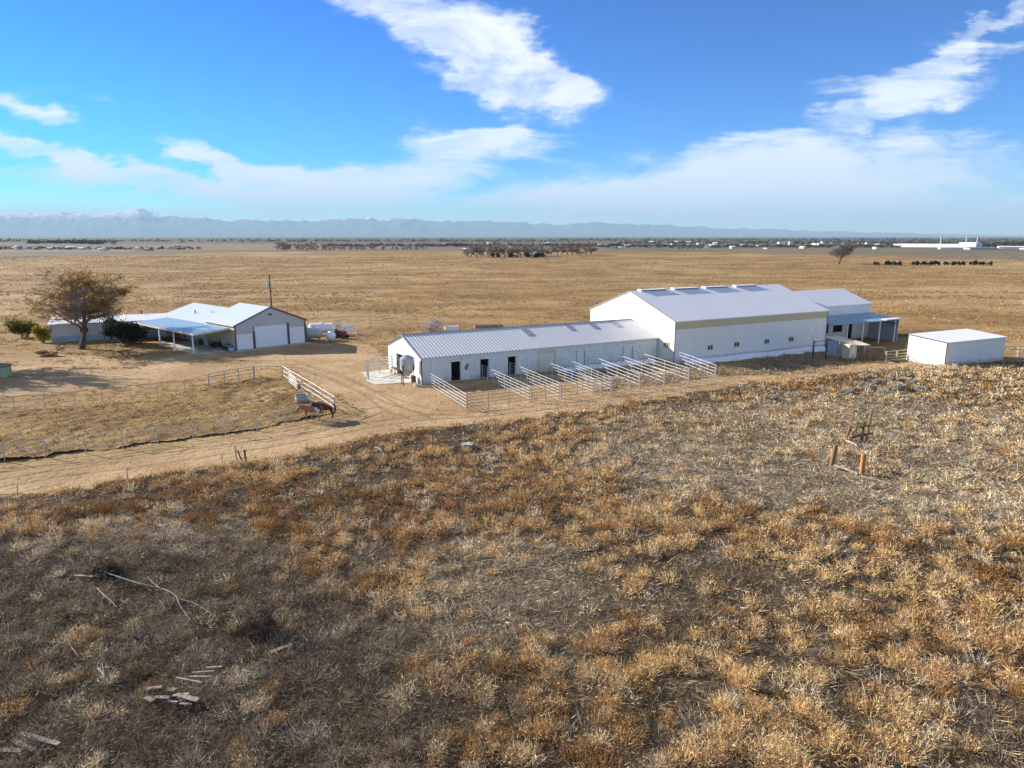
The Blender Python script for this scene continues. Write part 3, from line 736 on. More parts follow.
def make_shed():
    C = A(54.0, 86.0, 0); Lc = A(51.75, 90.6, 0); Rc = A(64.9, 91.2, 0)
    d1 = Rc - C; d1 = d1; d2 = Lc - C; d2 = d2 - nrm(d1) * (d2 @ nrm(d1)) * .8
    n1 = -nrm(d2); n2 = -nrm(d1); hf, hb = 3.12, 3.52
    b = thing('metal_shed', 'small white ribbed metal shed with single sloping roof standing alone in dry grass', 'shed', C)
    w = MB(); l1 = np.linalg.norm(d1); l2 = np.linalg.norm(d2)
    wall(w, C, d1, l1, hf - .05, n1); wall(w, C + d2, d1, l1, hb - .05, -n1)
    for p, n in ((C, n2), (C + d1, -n2)):
        a = [p + nrm(d2) * .12 - Z * .4, p + nrm(d2) * (l2 - .12) - Z * .4, p + nrm(d2) * (l2 - .12) + Z * (hb - .05), p + nrm(d2) * .12 + Z * (hf - .05)]
        w.poly(a); w.poly([q - n * .1 for q in a][::-1])
    w.build('wall', M['white_wall'], b)
    e = nrm(d1) * .12; g_ = nrm(d2) * .15
    r = MB(); roofslab(r, C + d2 - e + g_ + Z * (hb + .05), C + d1 + d2 + e + g_ + Z * (hb + .05), C - e - g_ + Z * (hf + .02), C + d1 + e - g_ + Z * (hf + .02), .08); r.build('roof', M['white_roof'], b)
    k = MB(); k.box(C - nrm(d1) * .04 - nrm(d2) * .04, nrm(d1) * .12, nrm(d2) * .10, Z * (hf - .1)); k.build('corner_trim', M['wood_brown'], b)
    k = MB(); k.tube(C - e * 1.1 - g_ + Z * (hf - .02), C + d2 - e * 1.1 + g_ + Z * (hb + .01), .05, .05, 4); k.build('roof_edge', M['dark_trim'], b)
make_shed()

GL = A(-39.4, 98.8, 0); GD = nrm(A(.687, .727, 0)); GB = A(-GD[1], GD[0], 0)
def Gp(s, t, z=0.0): return GL + GD * s + GB * t + Z * z
def make_garage():
    Wd, L, E, RG = 11.2, 9.6, 3.55, 5.8
    b = thing('garage', 'grey three-door garage with gable front and pale blue roof', 'garage', Gp(0, 0))
    def sof(px, py): p = onplane(px, py, GL, GB); return float((p - GL) @ GD), float(p[2])
    drs = [((236.5, 341), (252.7, 332), 2.35), ((255.2, 345), (286.8, 323.8), 3.2), ((289.8, 340), (304.4, 327), 2.6)]
    holes = []
    for (xa, ya), (xb, yb), zz in drs: holes.append((sof(xa, ya)[0], sof(xb, yb)[0], .06, zz))
    w = MB(); wall(w, Gp(0, 0), GD, Wd, E, -GB, holes); wall(w, Gp(0, L), GD, Wd, E, GB)
    gable(w, Gp(0, 0), GD, Wd, E, RG, -GB); gable(w, Gp(0, L), GD, Wd, E, RG, GB)
    wall(w, Gp(Wd, .12), GB, L - .24, E, GD)
    w.build('wall', M['garage_wall'], b)
    q = MB(); wall(q, Gp(0, .12), GB, L - .24, E, -GD); q.build('side_wall', M['beige_wall'], b)
    for s0, s1, a, z1 in holes:
        d = MB()
        nP = 4 if z1 < 3 else 5
        for k in range(nP): d.box(Gp(s0 + .02, .05, .08 + k * (z1 - .08) / nP), GD * (s1 - s0 - .04), GB * .05, Z * ((z1 - .08) / nP - .025))
        d.box(Gp(s0 + .02, .07, .08), GD * (s1 - s0 - .04), GB * .05, Z * (z1 - .1))
        dd = d.build('garage_door', M['door_white'], b)
        MB().box(Gp(s1, -.06, 0), GD * .30, GB * .055, Z * (z1 + .15)).build('door_jamb', M['dark_trim'], dd); MB().box(Gp(s0 - .12, -.06, 0), GD * .12, GB * .055, Z * (z1 + .02)).build('door_jamb', M['dark_trim'], dd)
    sl_ = (RG - E) / (Wd / 2); ov = .2; r = MB()
    for s in (-ov, Wd + ov):
        ze = E - sl_ * ov + .11
        roofslab(r, Gp(Wd / 2, -.15, RG + .11), Gp(Wd / 2, L, RG + .11), Gp(s, -.15, ze), Gp(s, L, ze))
    ro = r.build('roof', M['garage_roof'], b)
    k = MB(); ze = E - sl_ * ov + .06
    for s in (-ov, Wd + ov): k.tube(Gp(s, -.18, ze), Gp(Wd / 2, -.18, RG + .07), .10, .10, 4)
    k.build('gable_trim', M['brown_trim'], ro)
    MB().box(Gp(-.04, -.04, 0), GD * .22, GB * .035, Z * (E - .1)).build('corner_trim', M['brown_trim'], b); MB().box(Gp(Wd - .18, -.04, 0), GD * .22, GB * .035, Z * (E - .1)).build('corner_trim', M['brown_trim'], b)
    k = MB(); p = Gp(Wd / 2 - .1, -.12, 4.75); k.cbox(p, .5, .22, .18, .8); k.build('flood_lamp', M['black'], b)
    s = MB(); s.box(Gp(-.3, -1.1, -.2), GD * (Wd + .6), GB * 1.05, Z * .24); s.build('concrete_apron', M['concrete'], b)
make_garage()

def make_house():
    t0, t1, Wd, E, RG = 9.66, 26.5, 11.2, 3.0, 4.75
    b = thing('farmhouse', 'pale blue roofed house joined behind the grey garage', 'house', Gp(0, t0))
    w = MB(); L = t1 - t0
    wall(w, Gp(0, t0), GB, L, E, -GD, [(2.0, 3.2, .9, 2.1), (7.5, 8.5, .05, 2.1)]); wall(w, Gp(Wd, t0), GB, L, E, GD); wall(w, Gp(.12, t1), GD, Wd - .24, E, GB); gable(w, Gp(0, t1), GD, Wd, E, RG, GB)
    w.build('wall', M['house_wall'], b)
    MB().box(Gp(.05, t0 + 7.5, .1), GD * .05, GB * 1.0, Z * 2.0).build('door', M['wood_brown'], b)
    r = MB(); sl_ = (RG - E) / (Wd / 2)
    for s in (-.2, Wd + .2): roofslab(r, Gp(Wd / 2, t0, RG + .1), Gp(Wd / 2, t1 + .2, RG + .1), Gp(s, t0, E - sl_ * .2 + .1), Gp(s, t1 + .2, E - sl_ * .2 + .1))
    ro = r.build('roof', M['garage_roof'], b)
    MB().tube(Gp(2.4, t0 + 9, 3.5), Gp(2.4, t0 + 9, 4.35), .09, .09, 8).build('vent_pipe', M['black'], ro)
    MB().tube(Gp(3.4, t0 + 5, 3.8), Gp(3.4, t0 + 5, 4.5), .07, .07, 8).build('vent_pipe', M['galv'], ro)
    window(b, Gp(0, t0 + 2.6, .9), -GB, -GD, 1.2, 1.2)
make_house()

def make_bungalow():
    a = A(-71.2, 107.3, 0); c = A(-53.0, 115.6, 0); d = nrm(c - a); n = A(-d[1], d[0], 0); L = np.linalg.norm(c - a); Wd = 7.0; E, RG = 2.75, 3.35
    b = thing('white_bungalow', 'long low white bungalow behind the big bare tree', 'house', a)
    P = lambda s, t, z=0.0: a + d * s + n * t + Z * z
    w = MB(); wall(w, P(0, 0), d, L, E, -n); wall(w, P(0, Wd), d, L, E, n); wall(w, P(0, .12), n, Wd - .24, E, -d); wall(w, P(L, .12), n, Wd - .24, E, d)
    gable(w, P(0, 0), n, Wd, E, RG, -d); gable(w, P(L, 0), n, Wd, E, RG, d)
    w.build('wall', M['house_wall'], b)
    MB().box(P(.1, -.03, -.3), d * (L - .2), n * .028, Z * 1.15).build('wall_shade_strip', M['plastic_blue'], b)  # blue shade of the lower wall, put on as a coloured strip
    r = MB()
    for t in (-.3, Wd + .3): roofslab(r, P(-.3, Wd / 2, RG + .1), P(L + .3, Wd / 2, RG + .1), P(-.3, t, E + .04), P(L + .3, t, E + .04), .12)
    ro = r.build('roof', M['white_roof'], b)
    for s in (7.0, 12.5): MB().tube(P(s, Wd / 2 + .4, RG), P(s, Wd / 2 + .4, RG + .7), .09, .09, 8).build('vent_pipe', M['black'], ro)
    for px in (84, 108, 147): 
        p = onplane(px, 328, a, n); s = (p - a) @ d; window(b, P(s, 0, 1.15), d, -n, 1.3, 1.0)
    p = onplane(163, 331, a, n); s = (p - a) @ d
    MB().box(P(s - .45, -.07, .15), d * .9, n * .06, Z * 2.0).build('door', M['door_white'], b)
make_bungalow()

def make_carport():
    b = thing('carport', 'blue sheet metal carport roof on slim white posts beside the grey garage', 'carport', Gp(-5, 1))
    r = MB(); roofslab(r, Gp(-.25, .9, 3.28), Gp(-.25, 26, 3.0), Gp(-5.3, .9, 2.85), Gp(-5.3, 26, 2.6), .09); r.build('roof', M['blue_roof'], b)
    k = MB(); k.box(Gp(-5.3, .80, 2.62), GD * 5.05 + Z * .42, GB * .09, Z * .22); k.box(Gp(-5.36, .9, 2.60), GB * 25.1 + Z * -.24, GD * .07, Z * .2); k.build('fascia', M['frame'], b)
    for px, py in ((195.5, 353.5), (182.3, 347.8), (168, 344), (149, 339.5)):
        p = at(px, py); t = (p - GL) @ GB
        MB().cbox(Gp(-5.15, t), .16, .16, 2.62 - .009 * t, .8).build('post', M['door_white'], b)
    MB().box(Gp(-5.4, .6, -.1), GD * 5.2, GB * 14, Z * .16).build('floor_slab', M['concrete'], b)
make_carport()
# ------------------------------------------------------------------ snow left lying in the shade of the walls
def snow_strip(label, u0, u1, v, w0, w1, h):
    n = int((u1 - u0) / .5); mb = MB(); rows = []
    for i in range(n + 1):
        u_ = u0 + (u1 - u0) * i / n; ww = (w0 + (w1 - w0) * i / n) * (.55 + .9 * float(fbm(u_ / 1.7, v + 3, 3))); hh = h * (.6 + .8 * float(fbm(u_ / 2.3, v + 9, 2)))
        if i in (0, n): ww *= .3; hh *= .3
        g0 = F(u_, v - .16); zz = G(g0[0], g0[1])
        rows.append([F(u_, v - .16, zz + hh), F(u_, v - .16 - ww * .35, zz + hh * .85), F(u_, v - .16 - ww * .75, zz + hh * .4), F(u_, v - .16 - ww, zz + .18 * 0 + .02), F(u_, v - .16 - ww, zz - .2)])
    for a, b in zip(rows, rows[1:]):
        for j in range(4): mb.poly([a[j], a[j + 1], b[j + 1], b[j]])
    for r_ in (rows[0], rows[-1]): mb.poly([r_[0], r_[2], r_[4], F(0, 0, 0) * 0 + np.array([r_[0][0], r_[0][1], r_[4][2]])])
    o = mb.build('snow', M['snow'], None, True); kind(o, 'stuff'); o['label'] = label; o['category'] = 'snow'
snow_strip('snow lying along the shaded wall of the riding arena', 34.5, 61.0, -3.25, 1.5, 2.2, .42)
snow_strip('snow lying along the barn wall behind the far pens', 17.5, 32.5, -.12, .9, 1.1, .38)

# ------------------------------------------------------------------ fences and pens
def rail(mb, pts, z, r, n=5):
    q = [A(p[0], p[1], G(p[0], p[1]) + z) for p in pts]
    for a, b in zip(q, q[1:]): mb.tube(a, b, r, r, n)
def fence(name, label, cat, posts, h, rails, rp, rr, mat, group=None, zs=None, proto_sides=6):
    f = thing(name, label, cat, (posts[0][0], posts[0][1], G(*posts[0])), group)
    p0 = A(posts[0][0], posts[0][1], G(*posts[0]))
    first = MB().tube(p0 - Z * .3, p0 + Z * h, rp, rp, proto_sides).build('post', mat, f)
    for p in posts[1:]:
        copy_part(first, A(p[0], p[1], G(*p)) - p0, f)
    for z in rails:
        mb = MB(); rail(mb, posts, z, rr); mb.build('rail', mat, f)
    return f
def between(a, b, n): return [tuple(A(*a[:2]) + (A(*b[:2]) - A(*a[:2])) * i / n) for i in range(n + 1)]
RUNS = [(.35, -.6), (7.3, 6.35), (10.9, 9.8), (15.0, 13.9), (18.2, 16.1), (22.0, 19.8), (25.6, 23.2), (29.0, 26.7), (33.4, 30.8)]
ORD = ['first', 'second', 'third', 'fourth', 'fifth', 'sixth', 'seventh', 'eighth', 'ninth']
for i, (a, c) in enumerate(RUNS):
    va = -.25 if i < 8 else -3.9
    full = i < 5
    fence('pipe_fence', ('outermost white pipe fence run of the pens, nearest the feed tank', 'second white pipe run, leaving the barn at the second stall door', 'third white pipe run, leaving the barn at the third stall door',
          'fourth white pipe run, leaving the barn at the roll-up door', 'fifth white pipe run, the last with five close rails', 'sixth white pipe run, from between the two closed sliding doors',
          'seventh white pipe run, from the last closed sliding door', 'eighth white pipe run, next to the arena corner', 'last white pipe run, leaving the corner of the riding arena')[i], 'fence',
          between(F(a, va), F(c, -13.0), 8 if full else 5), 1.62, [.35, .68, 1.0, 1.31, 1.62] if full else [.45, .85, 1.24, 1.62], .034, .0185 if full else .026, M['pipe'], 'pipe fence runs of the barn pens')
for i in range(8):
    a = F(RUNS[i][1] + .12, -13.0); b = F(RUNS[i + 1][1] - .12, -13.0)
    lab = ['outermost pen front of grey rails, facing the bend of the road', 'second pen front, narrow grey rails', 'third pen front, narrow grey rails', 'fourth pen front, where the close railed runs end'][i] if i < 4 else \
          ['fifth pen front of thin grey rails', 'sixth pen front of thin grey rails', 'seventh pen front of thin grey rails', 'last pen front of thin grey rails, nearest the arena'][i - 4]
    if i < 4: fence('pen_front', lab, 'fence', between(a, b, 3 if i == 0 else 2), 1.6, [.32, .64, .96, 1.28, 1.58], .038, .025, M['pipe_grey'], 'fronts of the barn pens')
    else: fence('pen_front', lab, 'fence', between(a, b, 2), 1.6, [.32, .64, .96, 1.28, 1.58], .038, .022, M['pipe_grey'], 'fronts of the barn pens')
# paddock
back = [at(*p) for p in ((-60, 418), (-28, 415), (15, 411.5), (45, 408.5), (75, 405.5), (103, 402.5), (131, 400), (158, 396.5), (185, 393.5), (209, 388))]
fence('rail_fence', 'thin grey post and rail fence along the far side of the paddock', 'fence', [tuple(p[:2]) for p in back], 1.45, [.45, .95, 1.42], .04, .022, M['galv'])
pb = [at(*p) for p in ((209.5, 388), (225, 384.5), (239, 382), (254, 379.5))]
fence('corral_fence', 'grey four-rail panels at the far corner of the paddock', 'fence', [tuple(p[:2]) for p in pb], 1.55, [.4, .8, 1.2, 1.5], .05, .03, M['pipe_grey'])
pg = [at(*p) for p in ((255, 379.5), (282.6, 379))]
fence('cross_bar', 'single high rail spanning the paddock entrance', 'gate', [tuple(p[:2]) for p in pg], 1.5, [1.46], .045, .03, M['pipe_grey'])
pr = [at(*p) for p in ((283.2, 379), (292, 384.5), (302.5, 391), (312, 397), (322, 403.5), (335.5, 412.5))]
fence('pipe_fence', 'white topped pipe fence slanting down the right side of the paddock', 'fence', [tuple(p[:2]) for p in pr], 1.5, [.5, 1.0, 1.5], .036, .022, M['pipe'])
pf = [at(*p) for p in ((-70, 471), (-35, 466), (5, 462), (46, 458), (86, 454), (123, 448.5), (158, 443.5), (193, 439), (226, 435), (257, 431), (285, 424.5), (312, 419), (335, 413.5))]
fence('rail_fence', 'thin grey post and rail fence along the road side of the paddock', 'fence', [tuple(p[:2]) for p in pf], 1.5, [.4, .8, 1.15, 1.47], .045, .022, M['galv'])
# leaning stack of five white gates inside the paddock corner
g0 = at(289, 383); g1 = at(297.5, 391)
fence('farm_gate', 'white five-rail gate panel standing inside the paddock corner', 'gate', [tuple(g0[:2]), tuple(g1[:2])], 1.35, [.25, .5, .75, 1.0, 1.3], .04, .03, M['pipe'])
# gates beside the barn's end door
c0 = at(367.5, 377.5); c1 = at(387, 381)
def barn_gates():
    a = at(367, 377); b_ = at(386, 375.5)
    fence('pipe_gate', 'pale four-rail gate beside the end door of the stable barn', 'gate', [tuple(a[:2]), tuple((a + (F(-.2, 9.5) - a) * .5)[:2]), tuple(F(-.3, 9.0)[:2])], 1.9, [.9, 1.25, 1.6, 1.9], .06, .055, M['galv'])
    p = at(368.5, 380); q = at(370, 375)
    k = MB(); k.tube(p - Z * .2, p + Z * 1.7, .09, .09, 8); k.lathe(p + Z * 1.7, Z, [(0, .12), (.06, .12), (.10, .03)], 8)
    single(k, 'gate_post', M['galv'], 'stout pale gate post in front of the four-rail gate', 'post', p)
barn_gates()
# small gates beside the metal shed
ga, gb = at(885.5, 361.5), at(907, 359.5)
fence('farm_gate', 'white four-rail gate between the metal shed and the annex', 'gate', between(ga, gb, 2), 1.35, [.12, .5, .9, 1.32], .07, .05, M['cream'])
ga, gb = at(1003, 357), at(1060, 356)
fence('farm_gate', 'white rail fence behind the far corner of the metal shed', 'fence', between(ga, gb, 4), 1.5, [.5, 1.0, 1.45], .06, .05, M['pipe'])
ga, gb = at(864, 353), at(884, 353.5)
fence('low_rail', 'low white rail before the open lean-to of the annex', 'fence', between(ga, gb, 1), .9, [.86], .05, .05, M['pipe'])
# dark gateway beside the arena
a, b_ = at(812.5, 361), at(825.5, 359)
fence('gateway', 'dark tall gateway of two pipes by the arena corner', 'gate', [tuple(a[:2]), tuple(b_[:2])], 2.7, [1.95, 2.5], .09, .035, M['black'])
p = at(811.3, 358); k = MB(); k.tube(p - Z * .3, p + Z * 3.9, .045, .045, 6); k.lathe(p + Z * 3.9, Z, [(0, .12), (.18, .14), (.26, .04)], 8)
single(k, 'lamp_post', M['pipe_grey'], 'thin grey lamp post against the arena wall beside the dark gateway', 'lamp post', p)

# fence line behind the ranch
bp = [at(*p) for p in ((322, 331), (353.5, 329.5), (370.5, 326), (392, 324.5), (416, 323), (440, 321.5), (470, 320), (505, 318.5), (540, 317), (571, 320), (583, 318))]
fence('wire_fence', 'post and wire fence at the field edge behind the stable barn', 'fence', [tuple(p[:2]) for p in bp], 1.4, [.5, .9, 1.3], .06, .012, M['wood_grey'])
bp = [at(*p) for p in ((905, 352), (925, 345), (946, 342), (960, 340), (985, 339), (1010, 338), (1040, 337), (1090, 337))]
fence('wire_fence', 'post and wire fence in the field behind the metal shed', 'fence', [tuple(p[:2]) for p in bp], 1.3, [.5, 1.1], .05, .012, M['wood_grey'])
hp = [at(*p) for p in ((-40, 331), (0, 330), (45, 329.5))]

# ------------------------------------------------------------------ things round the barn
def feed_tank():
    p = at(408, 384.5); t = thing('feed_tank', 'blue-grey feed tank with cone bottom on dark legs at the barn end', 'tank', p)
    MB().lathe(p + Z * .95, Z, [(0, .14), (.75, .80), (.76, .82), (2.0, .82), (2.2, .55), (2.28, .2)], 18).build('hopper', M['galv'], t, True)
    MB().lathe(p + Z * 3.2, Z, [(0, .24), (.1, .24), (.13, .05)], 12).build('lid', M['pipe_grey'], t)
    for i in range(4):
        a = math.pi / 4 + i * math.pi / 2 + .3; q = p + A(math.cos(a), math.sin(a), 0) * .84
        MB().tube(q - Z * .2, q + Z * 2.3, .055, .055, 6).build('leg', M['black'], t)
    k = MB(); 
    for i in range(4):
        a = math.pi / 4 + i * math.pi / 2 + .3; c = a + math.pi / 2
        k.tube(p + A(math.cos(a), math.sin(a), 0) * .84 + Z * .9, p + A(math.cos(c), math.sin(c), 0) * .84 + Z * .9, .03, .03, 5)
    k.build('brace', M['black'], t)
feed_tank()
kind(sheet('concrete_pad', [tuple(F(u_, v_)[:2]) for u_, v_ in ((-4.8, 2.2), (-.15, 1.5), (-.15, 10.5), (-4.2, 10.0))], .2, .07, .25, M['concrete'], tint=lambda x, y: x * 0), 'structure')
def bench():
    p = at(395, 374.5); t = thing('wooden_trestle', 'small brown wooden trestle on the concrete beside the barn end door', 'trestle', p); r = .5
    d = VV; n = UU
    MB().box(p - d * .8 - n * .2 + Z * .72, d * 1.6, n * .4, Z * .1).build('top', M['wood_brown'], t)
    for s in (-1, 1):
        for q in (-1, 1): MB().tube(p + d * .65 * s + n * .28 * q, p + d * .6 * s + n * .12 * q + Z * .74, .055, .05, 6).build('leg', M['wood_brown'], t)
bench()
p = at(413.5, 383); k = MB(); k.lathe(p, Z, [(0, .26), (.03, .29), (.8, .29), (.83, .24)], 14)
single(k, 'drum', M['wood_brown'], 'small brown drum beside the feed tank legs', 'drum', p)
p = at(416, 386.5); k = MB(); k.lathe(p, Z, [(0, .2), (.35, .25), (.36, .27), (.40, .27), (.40, .22), (.1, .18)], 14)
single(k, 'bucket', M['tank_white'], 'pale bucket on the ground by the barn corner', 'bucket', p)
p = F(17.0, -4.2); p[2] = G(p[0], p[1]); k = MB(); k.lathe(p, Z, [(0, .40), (.45, .5), (.5, .52), (.5, .44), (.2, .38)], 16)
single(k, 'water_tub', plain('tub_blue', (.05, .12, .45), .4), 'bright blue water tub in the fifth pen', 'tub', p)

def kiosk():
    # white box stall and cream frame canopy before the lean-to
    p = at(836, 357); d, n = UU, VV; t = thing('hay_shed', 'small pale sheet metal shed standing in front of the annex lean-to', 'shed', p)
    k = MB(); wall(k, p, d, 2.6, 2.15, -n, [], .06); wall(k, p + n * 1.8, d, 2.6, 2.35, n, [], .06); wall(k, p + n * .06, n, 1.68, 2.15, -d, [], .06); wall(k, p + d * 2.6 + n * .06, n, 1.68, 2.15, d, [], .06); k.build('wall', M['sheet_grey'], t)
    k = MB(); roofslab(k, p - d * .15 + n * 2.0 + Z * 2.5, p + d * 2.75 + n * 2.0 + Z * 2.5, p - d * .15 - n * .2 + Z * 2.2, p + d * 2.75 - n * .2 + Z * 2.2, .06); k.build('roof', M['cream'], t)
    p = at(848.5, 359); t = thing('feed_locker', 'cream metal locker with dark side seams next to the small pale shed', 'locker', p)
    k = MB(); k.box(p, d * 1.5, n * 1.0, Z * 1.9); k.build('cabinet', M['cream'], t)
    for i in range(2): MB().box(p + d * (.05 + .72 * i) - n * .035 + Z * .08, d * .68, n * .033, Z * 1.74).build('door', M['door_pale'], t)
    p = at(853, 361); t = thing('canopy_frame', 'cream cloth canopy on four thin posts before the lean-to', 'canopy', p)
    q = [p, p + d * 3.0 - n * .2, p + d * 3.2 + n * 2.2, p + n * 2.2]; hs = [2.15, 1.95, 2.25, 2.45]
    for a, h in zip(q, hs): MB().tube(a - Z * .2, a + Z * h, .05, .05, 6).build('post', M['pipe_grey'], t)
    k = MB(); nx_ = 8
    grid = [[(q[0] + (q[1] - q[0]) * i / nx_) * (1 - j / 4) + (q[3] + (q[2] - q[3]) * i / nx_) * (j / 4) + Z * ((hs[0] + (hs[1] - hs[0]) * i / nx_) * (1 - j / 4) + (hs[3] + (hs[2] - hs[3]) * i / nx_) * (j / 4) - .22 * math.sin(math.pi * i / nx_) * math.sin(math.pi * (j + .6) / 5.2)) for i in range(nx_ + 1)] for j in range(5)]
    for j in range(4):
        for i in range(nx_): k.poly([grid[j][i], grid[j][i + 1], grid[j + 1][i + 1], grid[j + 1][i]])
    k.build('cloth', M['cream'], t, True)
kiosk()

# ------------------------------------------------------------------ things round the garage
def htank(label, p, L, r, ang, mat, legs=True):
    d = A(math.cos(ang), math.sin(ang), 0); n = A(-d[1], d[0], 0); t = thing('propane_tank' if legs else 'drum', label, 'tank' if legs else 'drum', p); zc = r + (.35 if legs else .02)
    MB().lathe(p - d * (L / 2) + Z * zc, d, [(0, r * .05), (r * .12, r * .5), (r * .35, r * .85), (r * .6, r), (L - r * .6, r), (L - r * .35, r * .85), (L - r * .12, r * .5), (L, r * .05)], 18).build('vessel', mat, t, True)
    if legs:
        for s in (-1, 1):
            MB().box(p + d * (s * L * .3) - d * .08 - n * r * .7 - Z * .1, d * .16, n * r * 1.4, Z * (zc - r * .72 + .1)).build('leg', M['pipe_grey'], t)
        MB().lathe(p + Z * (zc + r * .97), Z, [(0, .2), (.18, .2), (.24, .12)], 12).build('valve_dome', mat, t)
    return t
htank('long grey-green tank lying beside the garage wall', at(313.5, 340.5), 3.0, .85, .15, M['tank_grey'])
htank('white horizontal tank behind the grey-green tank', at(322, 335), 4.4, .8, .1, M['tank_white'])
htank('short bluish-white drum lying beside the dark red tractor', at(331, 340.5), 1.5, .72, -.9, M['tank_white'], False)
def tractor():
    p = at(339.5, 338.5); a = -.35; d = A(math.cos(a), math.sin(a), 0); n = A(-d[1], d[0], 0); t = thing('small_tractor', 'small dark red tractor parked beside the white tanks', 'tractor', p)
    P = lambda x, y, z: p + d * x + n * y + Z * z
    k = MB(); k.box(P(-.5, -.28, .55), d * 1.75, n * .56, Z * .28); k.box(P(.25, -.27, .83), d * 1.0, n * .54, Z * .42); k.build('body', M['red_paint'], t)
    MB().box(P(-.55, -.27, 1.0), d * .5, n * .54, Z * .1).build('seat', M['black'], t)
    MB().box(P(-.62, -.27, 1.08), d * .1, n * .54, Z * .42).build('backrest', M['black'], t)
    for s in (-1, 1):
        w = MB().lathe(P(-.35, s * .40, .62), n * s, [(0, .40), (.02, .62), (.28, .62), (.30, .40)], 18).build('wheel', M['rubber'], t)
        MB().lathe(P(-.35, s * .70, .62), n * s, [(0, .3), (.03, .3), (.04, .1)], 12).build('rim', M['red_paint'], w)
        w = MB().lathe(P(1.05, s * .42, .36), n * s, [(0, .22), (.02, .36), (.18, .36), (.2, .22)], 16).build('wheel', M['rubber'], t)
        MB().lathe(P(1.05, s * .62, .36), n * s, [(0, .18), (.02, .18), (.03, .05)], 10).build('rim', M['red_paint'], w)
    k = MB(); k.tube(P(.15, 0, 1.0), P(-.02, 0, 1.35), .03, .03, 6); k.lathe(P(-.02, 0, 1.35), A(-.4, 0, 1), [(0, .2), (.03, .2)], 12); k.build('steering_wheel', M['black'], t)
    MB().tube(P(.9, .1, 1.25), P(.9, .1, 1.8), .035, .035, 6).build('exhaust_pipe', M['black'], t)
tractor()
a, b_ = at(334, 331), at(341, 329.5); fence('stock_gate', 'bluish corral panel leaning behind the dark red tractor', 'panel', [tuple(a[:2]), tuple(b_[:2])], 1.7, [.3, .65, 1.0, 1.35, 1.68], .05, .06, M['galv'])
a, b_ = at(342, 335), at(356, 333.5); fence('stock_gate', 'white corral panel with wide rails beside the dark red tractor', 'panel', between(a, b_, 2), 1.75, [.3, .65, 1.0, 1.35, 1.7], .06, .09, M['tank_white'])
def clutter():
    def quad(p, a, lab, mat):
        d = A(math.cos(a), math.sin(a), 0); n = A(-d[1], d[0], 0); P = lambda x, y, z: p + d * x + n * y + Z * z
        t = thing('quad_bike', lab, 'quad bike', p)
        k = MB(); k.box(P(-.7, -.25, .42), d * 1.45, n * .5, Z * .28); k.box(P(.3, -.42, .68), d * .5, n * .84, Z * .1); k.box(P(-.8, -.42, .68), d * .5, n * .84, Z * .1); k.build('body', mat, t)
        MB().box(P(-.55, -.17, .76), d * .75, n * .34, Z * .14).build('seat', M['black'], t)
        for x in (-.6, .6):
            for s in (-1, 1): MB().lathe(P(x, s * .32, .3), n * s, [(0, .2), (.02, .3), (.22, .3), (.24, .2)], 14).build('wheel', M['rubber'], t)
        k = MB(); k.tube(P(.3, 0, .75), P(.18, 0, 1.05), .03, .03, 6); k.tube(P(.18, -.36, 1.06), P(.18, .36, 1.06), .025, .025, 6); k.build('handlebar', M['black'], t)
    quad(at(216, 347.5), 2.3, 'dark quad bike in the shade at the inner side of the carport', M['black'])
    quad(at(228.5, 350), 2.3, 'greyish quad bike by the beige garage wall at the carport mouth', M['pipe_grey'])
    p = at(173.5, 338.5); t = thing('wooden_cabinet', 'reddish brown wooden cabinet deep under the carport', 'cabinet', p)
    k = MB(); k.box(p, GD * 1.1, GB * .6, Z * 1.3); k.build('cabinet', M['wood_brown'], t); MB().box(p - GB * .03 + GD * .06 + Z * .1, GD * .98, GB * .03, Z * 1.1).build('door', M['wood_orange'], t)
    for q, lab, m_, h, r in (((201, 345), 'black barrel under the carport, farthest from its mouth', 'black', .9, .3), ((207, 345.5), 'pale blue barrel under the carport beside the black barrel', 'plastic_blue', .9, .3), ((231.5, 351.2), 'low blue tub by the garage corner at the carport mouth', 'plastic_blue', .4, .4)):
        p = at(*q); k = MB(); k.lathe(p + Z * .06, Z, [(0, r * .92), (.05, r), (h * .5, r * 1.05), (h - .05, r), (h, r * .9)], 14); single(k, 'barrel', M[m_], lab, 'barrel', p)
    p = at(222, 347); t = thing('grill', 'black covered grill against the beige garage wall', 'grill', p)
    MB().lathe(p + Z * .65, Z, [(0, .15), (.15, .34), (.3, .36), (.5, .28), (.58, .06)], 14).build('bowl', M['black'], t)
    for i in range(3): MB().tube(p + A(math.cos(i * 2.1) * .35, math.sin(i * 2.1) * .35, .06), p + A(math.cos(i * 2.1) * .15, math.sin(i * 2.1) * .15, .75), .03, .03, 5).build('leg', M['black'], t)
clutter()
def pole():
    p = at(272.6, 322); t = thing('utility_pole', 'tall dark utility pole with grey transformer behind the garage', 'pole', p)
    MB().tube(p - Z * .5, p + Z * 9.0, .16, .11, 8).build('post', M['wood_dark'], t)
    MB().lathe(p + A(-.32, -.1, 6.6), Z, [(0, .2), (.05, .26), (.9, .26), (.95, .2)], 12).build('transformer', M['tank_grey'], t)
    MB().box(p + A(-.06, -.06, 6.8), A(-.1, 0, 0), A(0, .12, 0), Z * .5).build('bracket', M['black'], t)
    p = at(183, 308); t = thing('utility_pole', 'short thin weathered pole in the field behind the house', 'pole', p)
    MB().tube(p - Z * .5, p + Z * 4.6, .10, .07, 6).build('post', M['wood_grey'], t); MB().box(p + A(-.3, -.16, 4.0), A(.6, 0, 0), A(0, .08, 0), Z * .1).build('crossarm', M['wood_grey'], t)
pole()
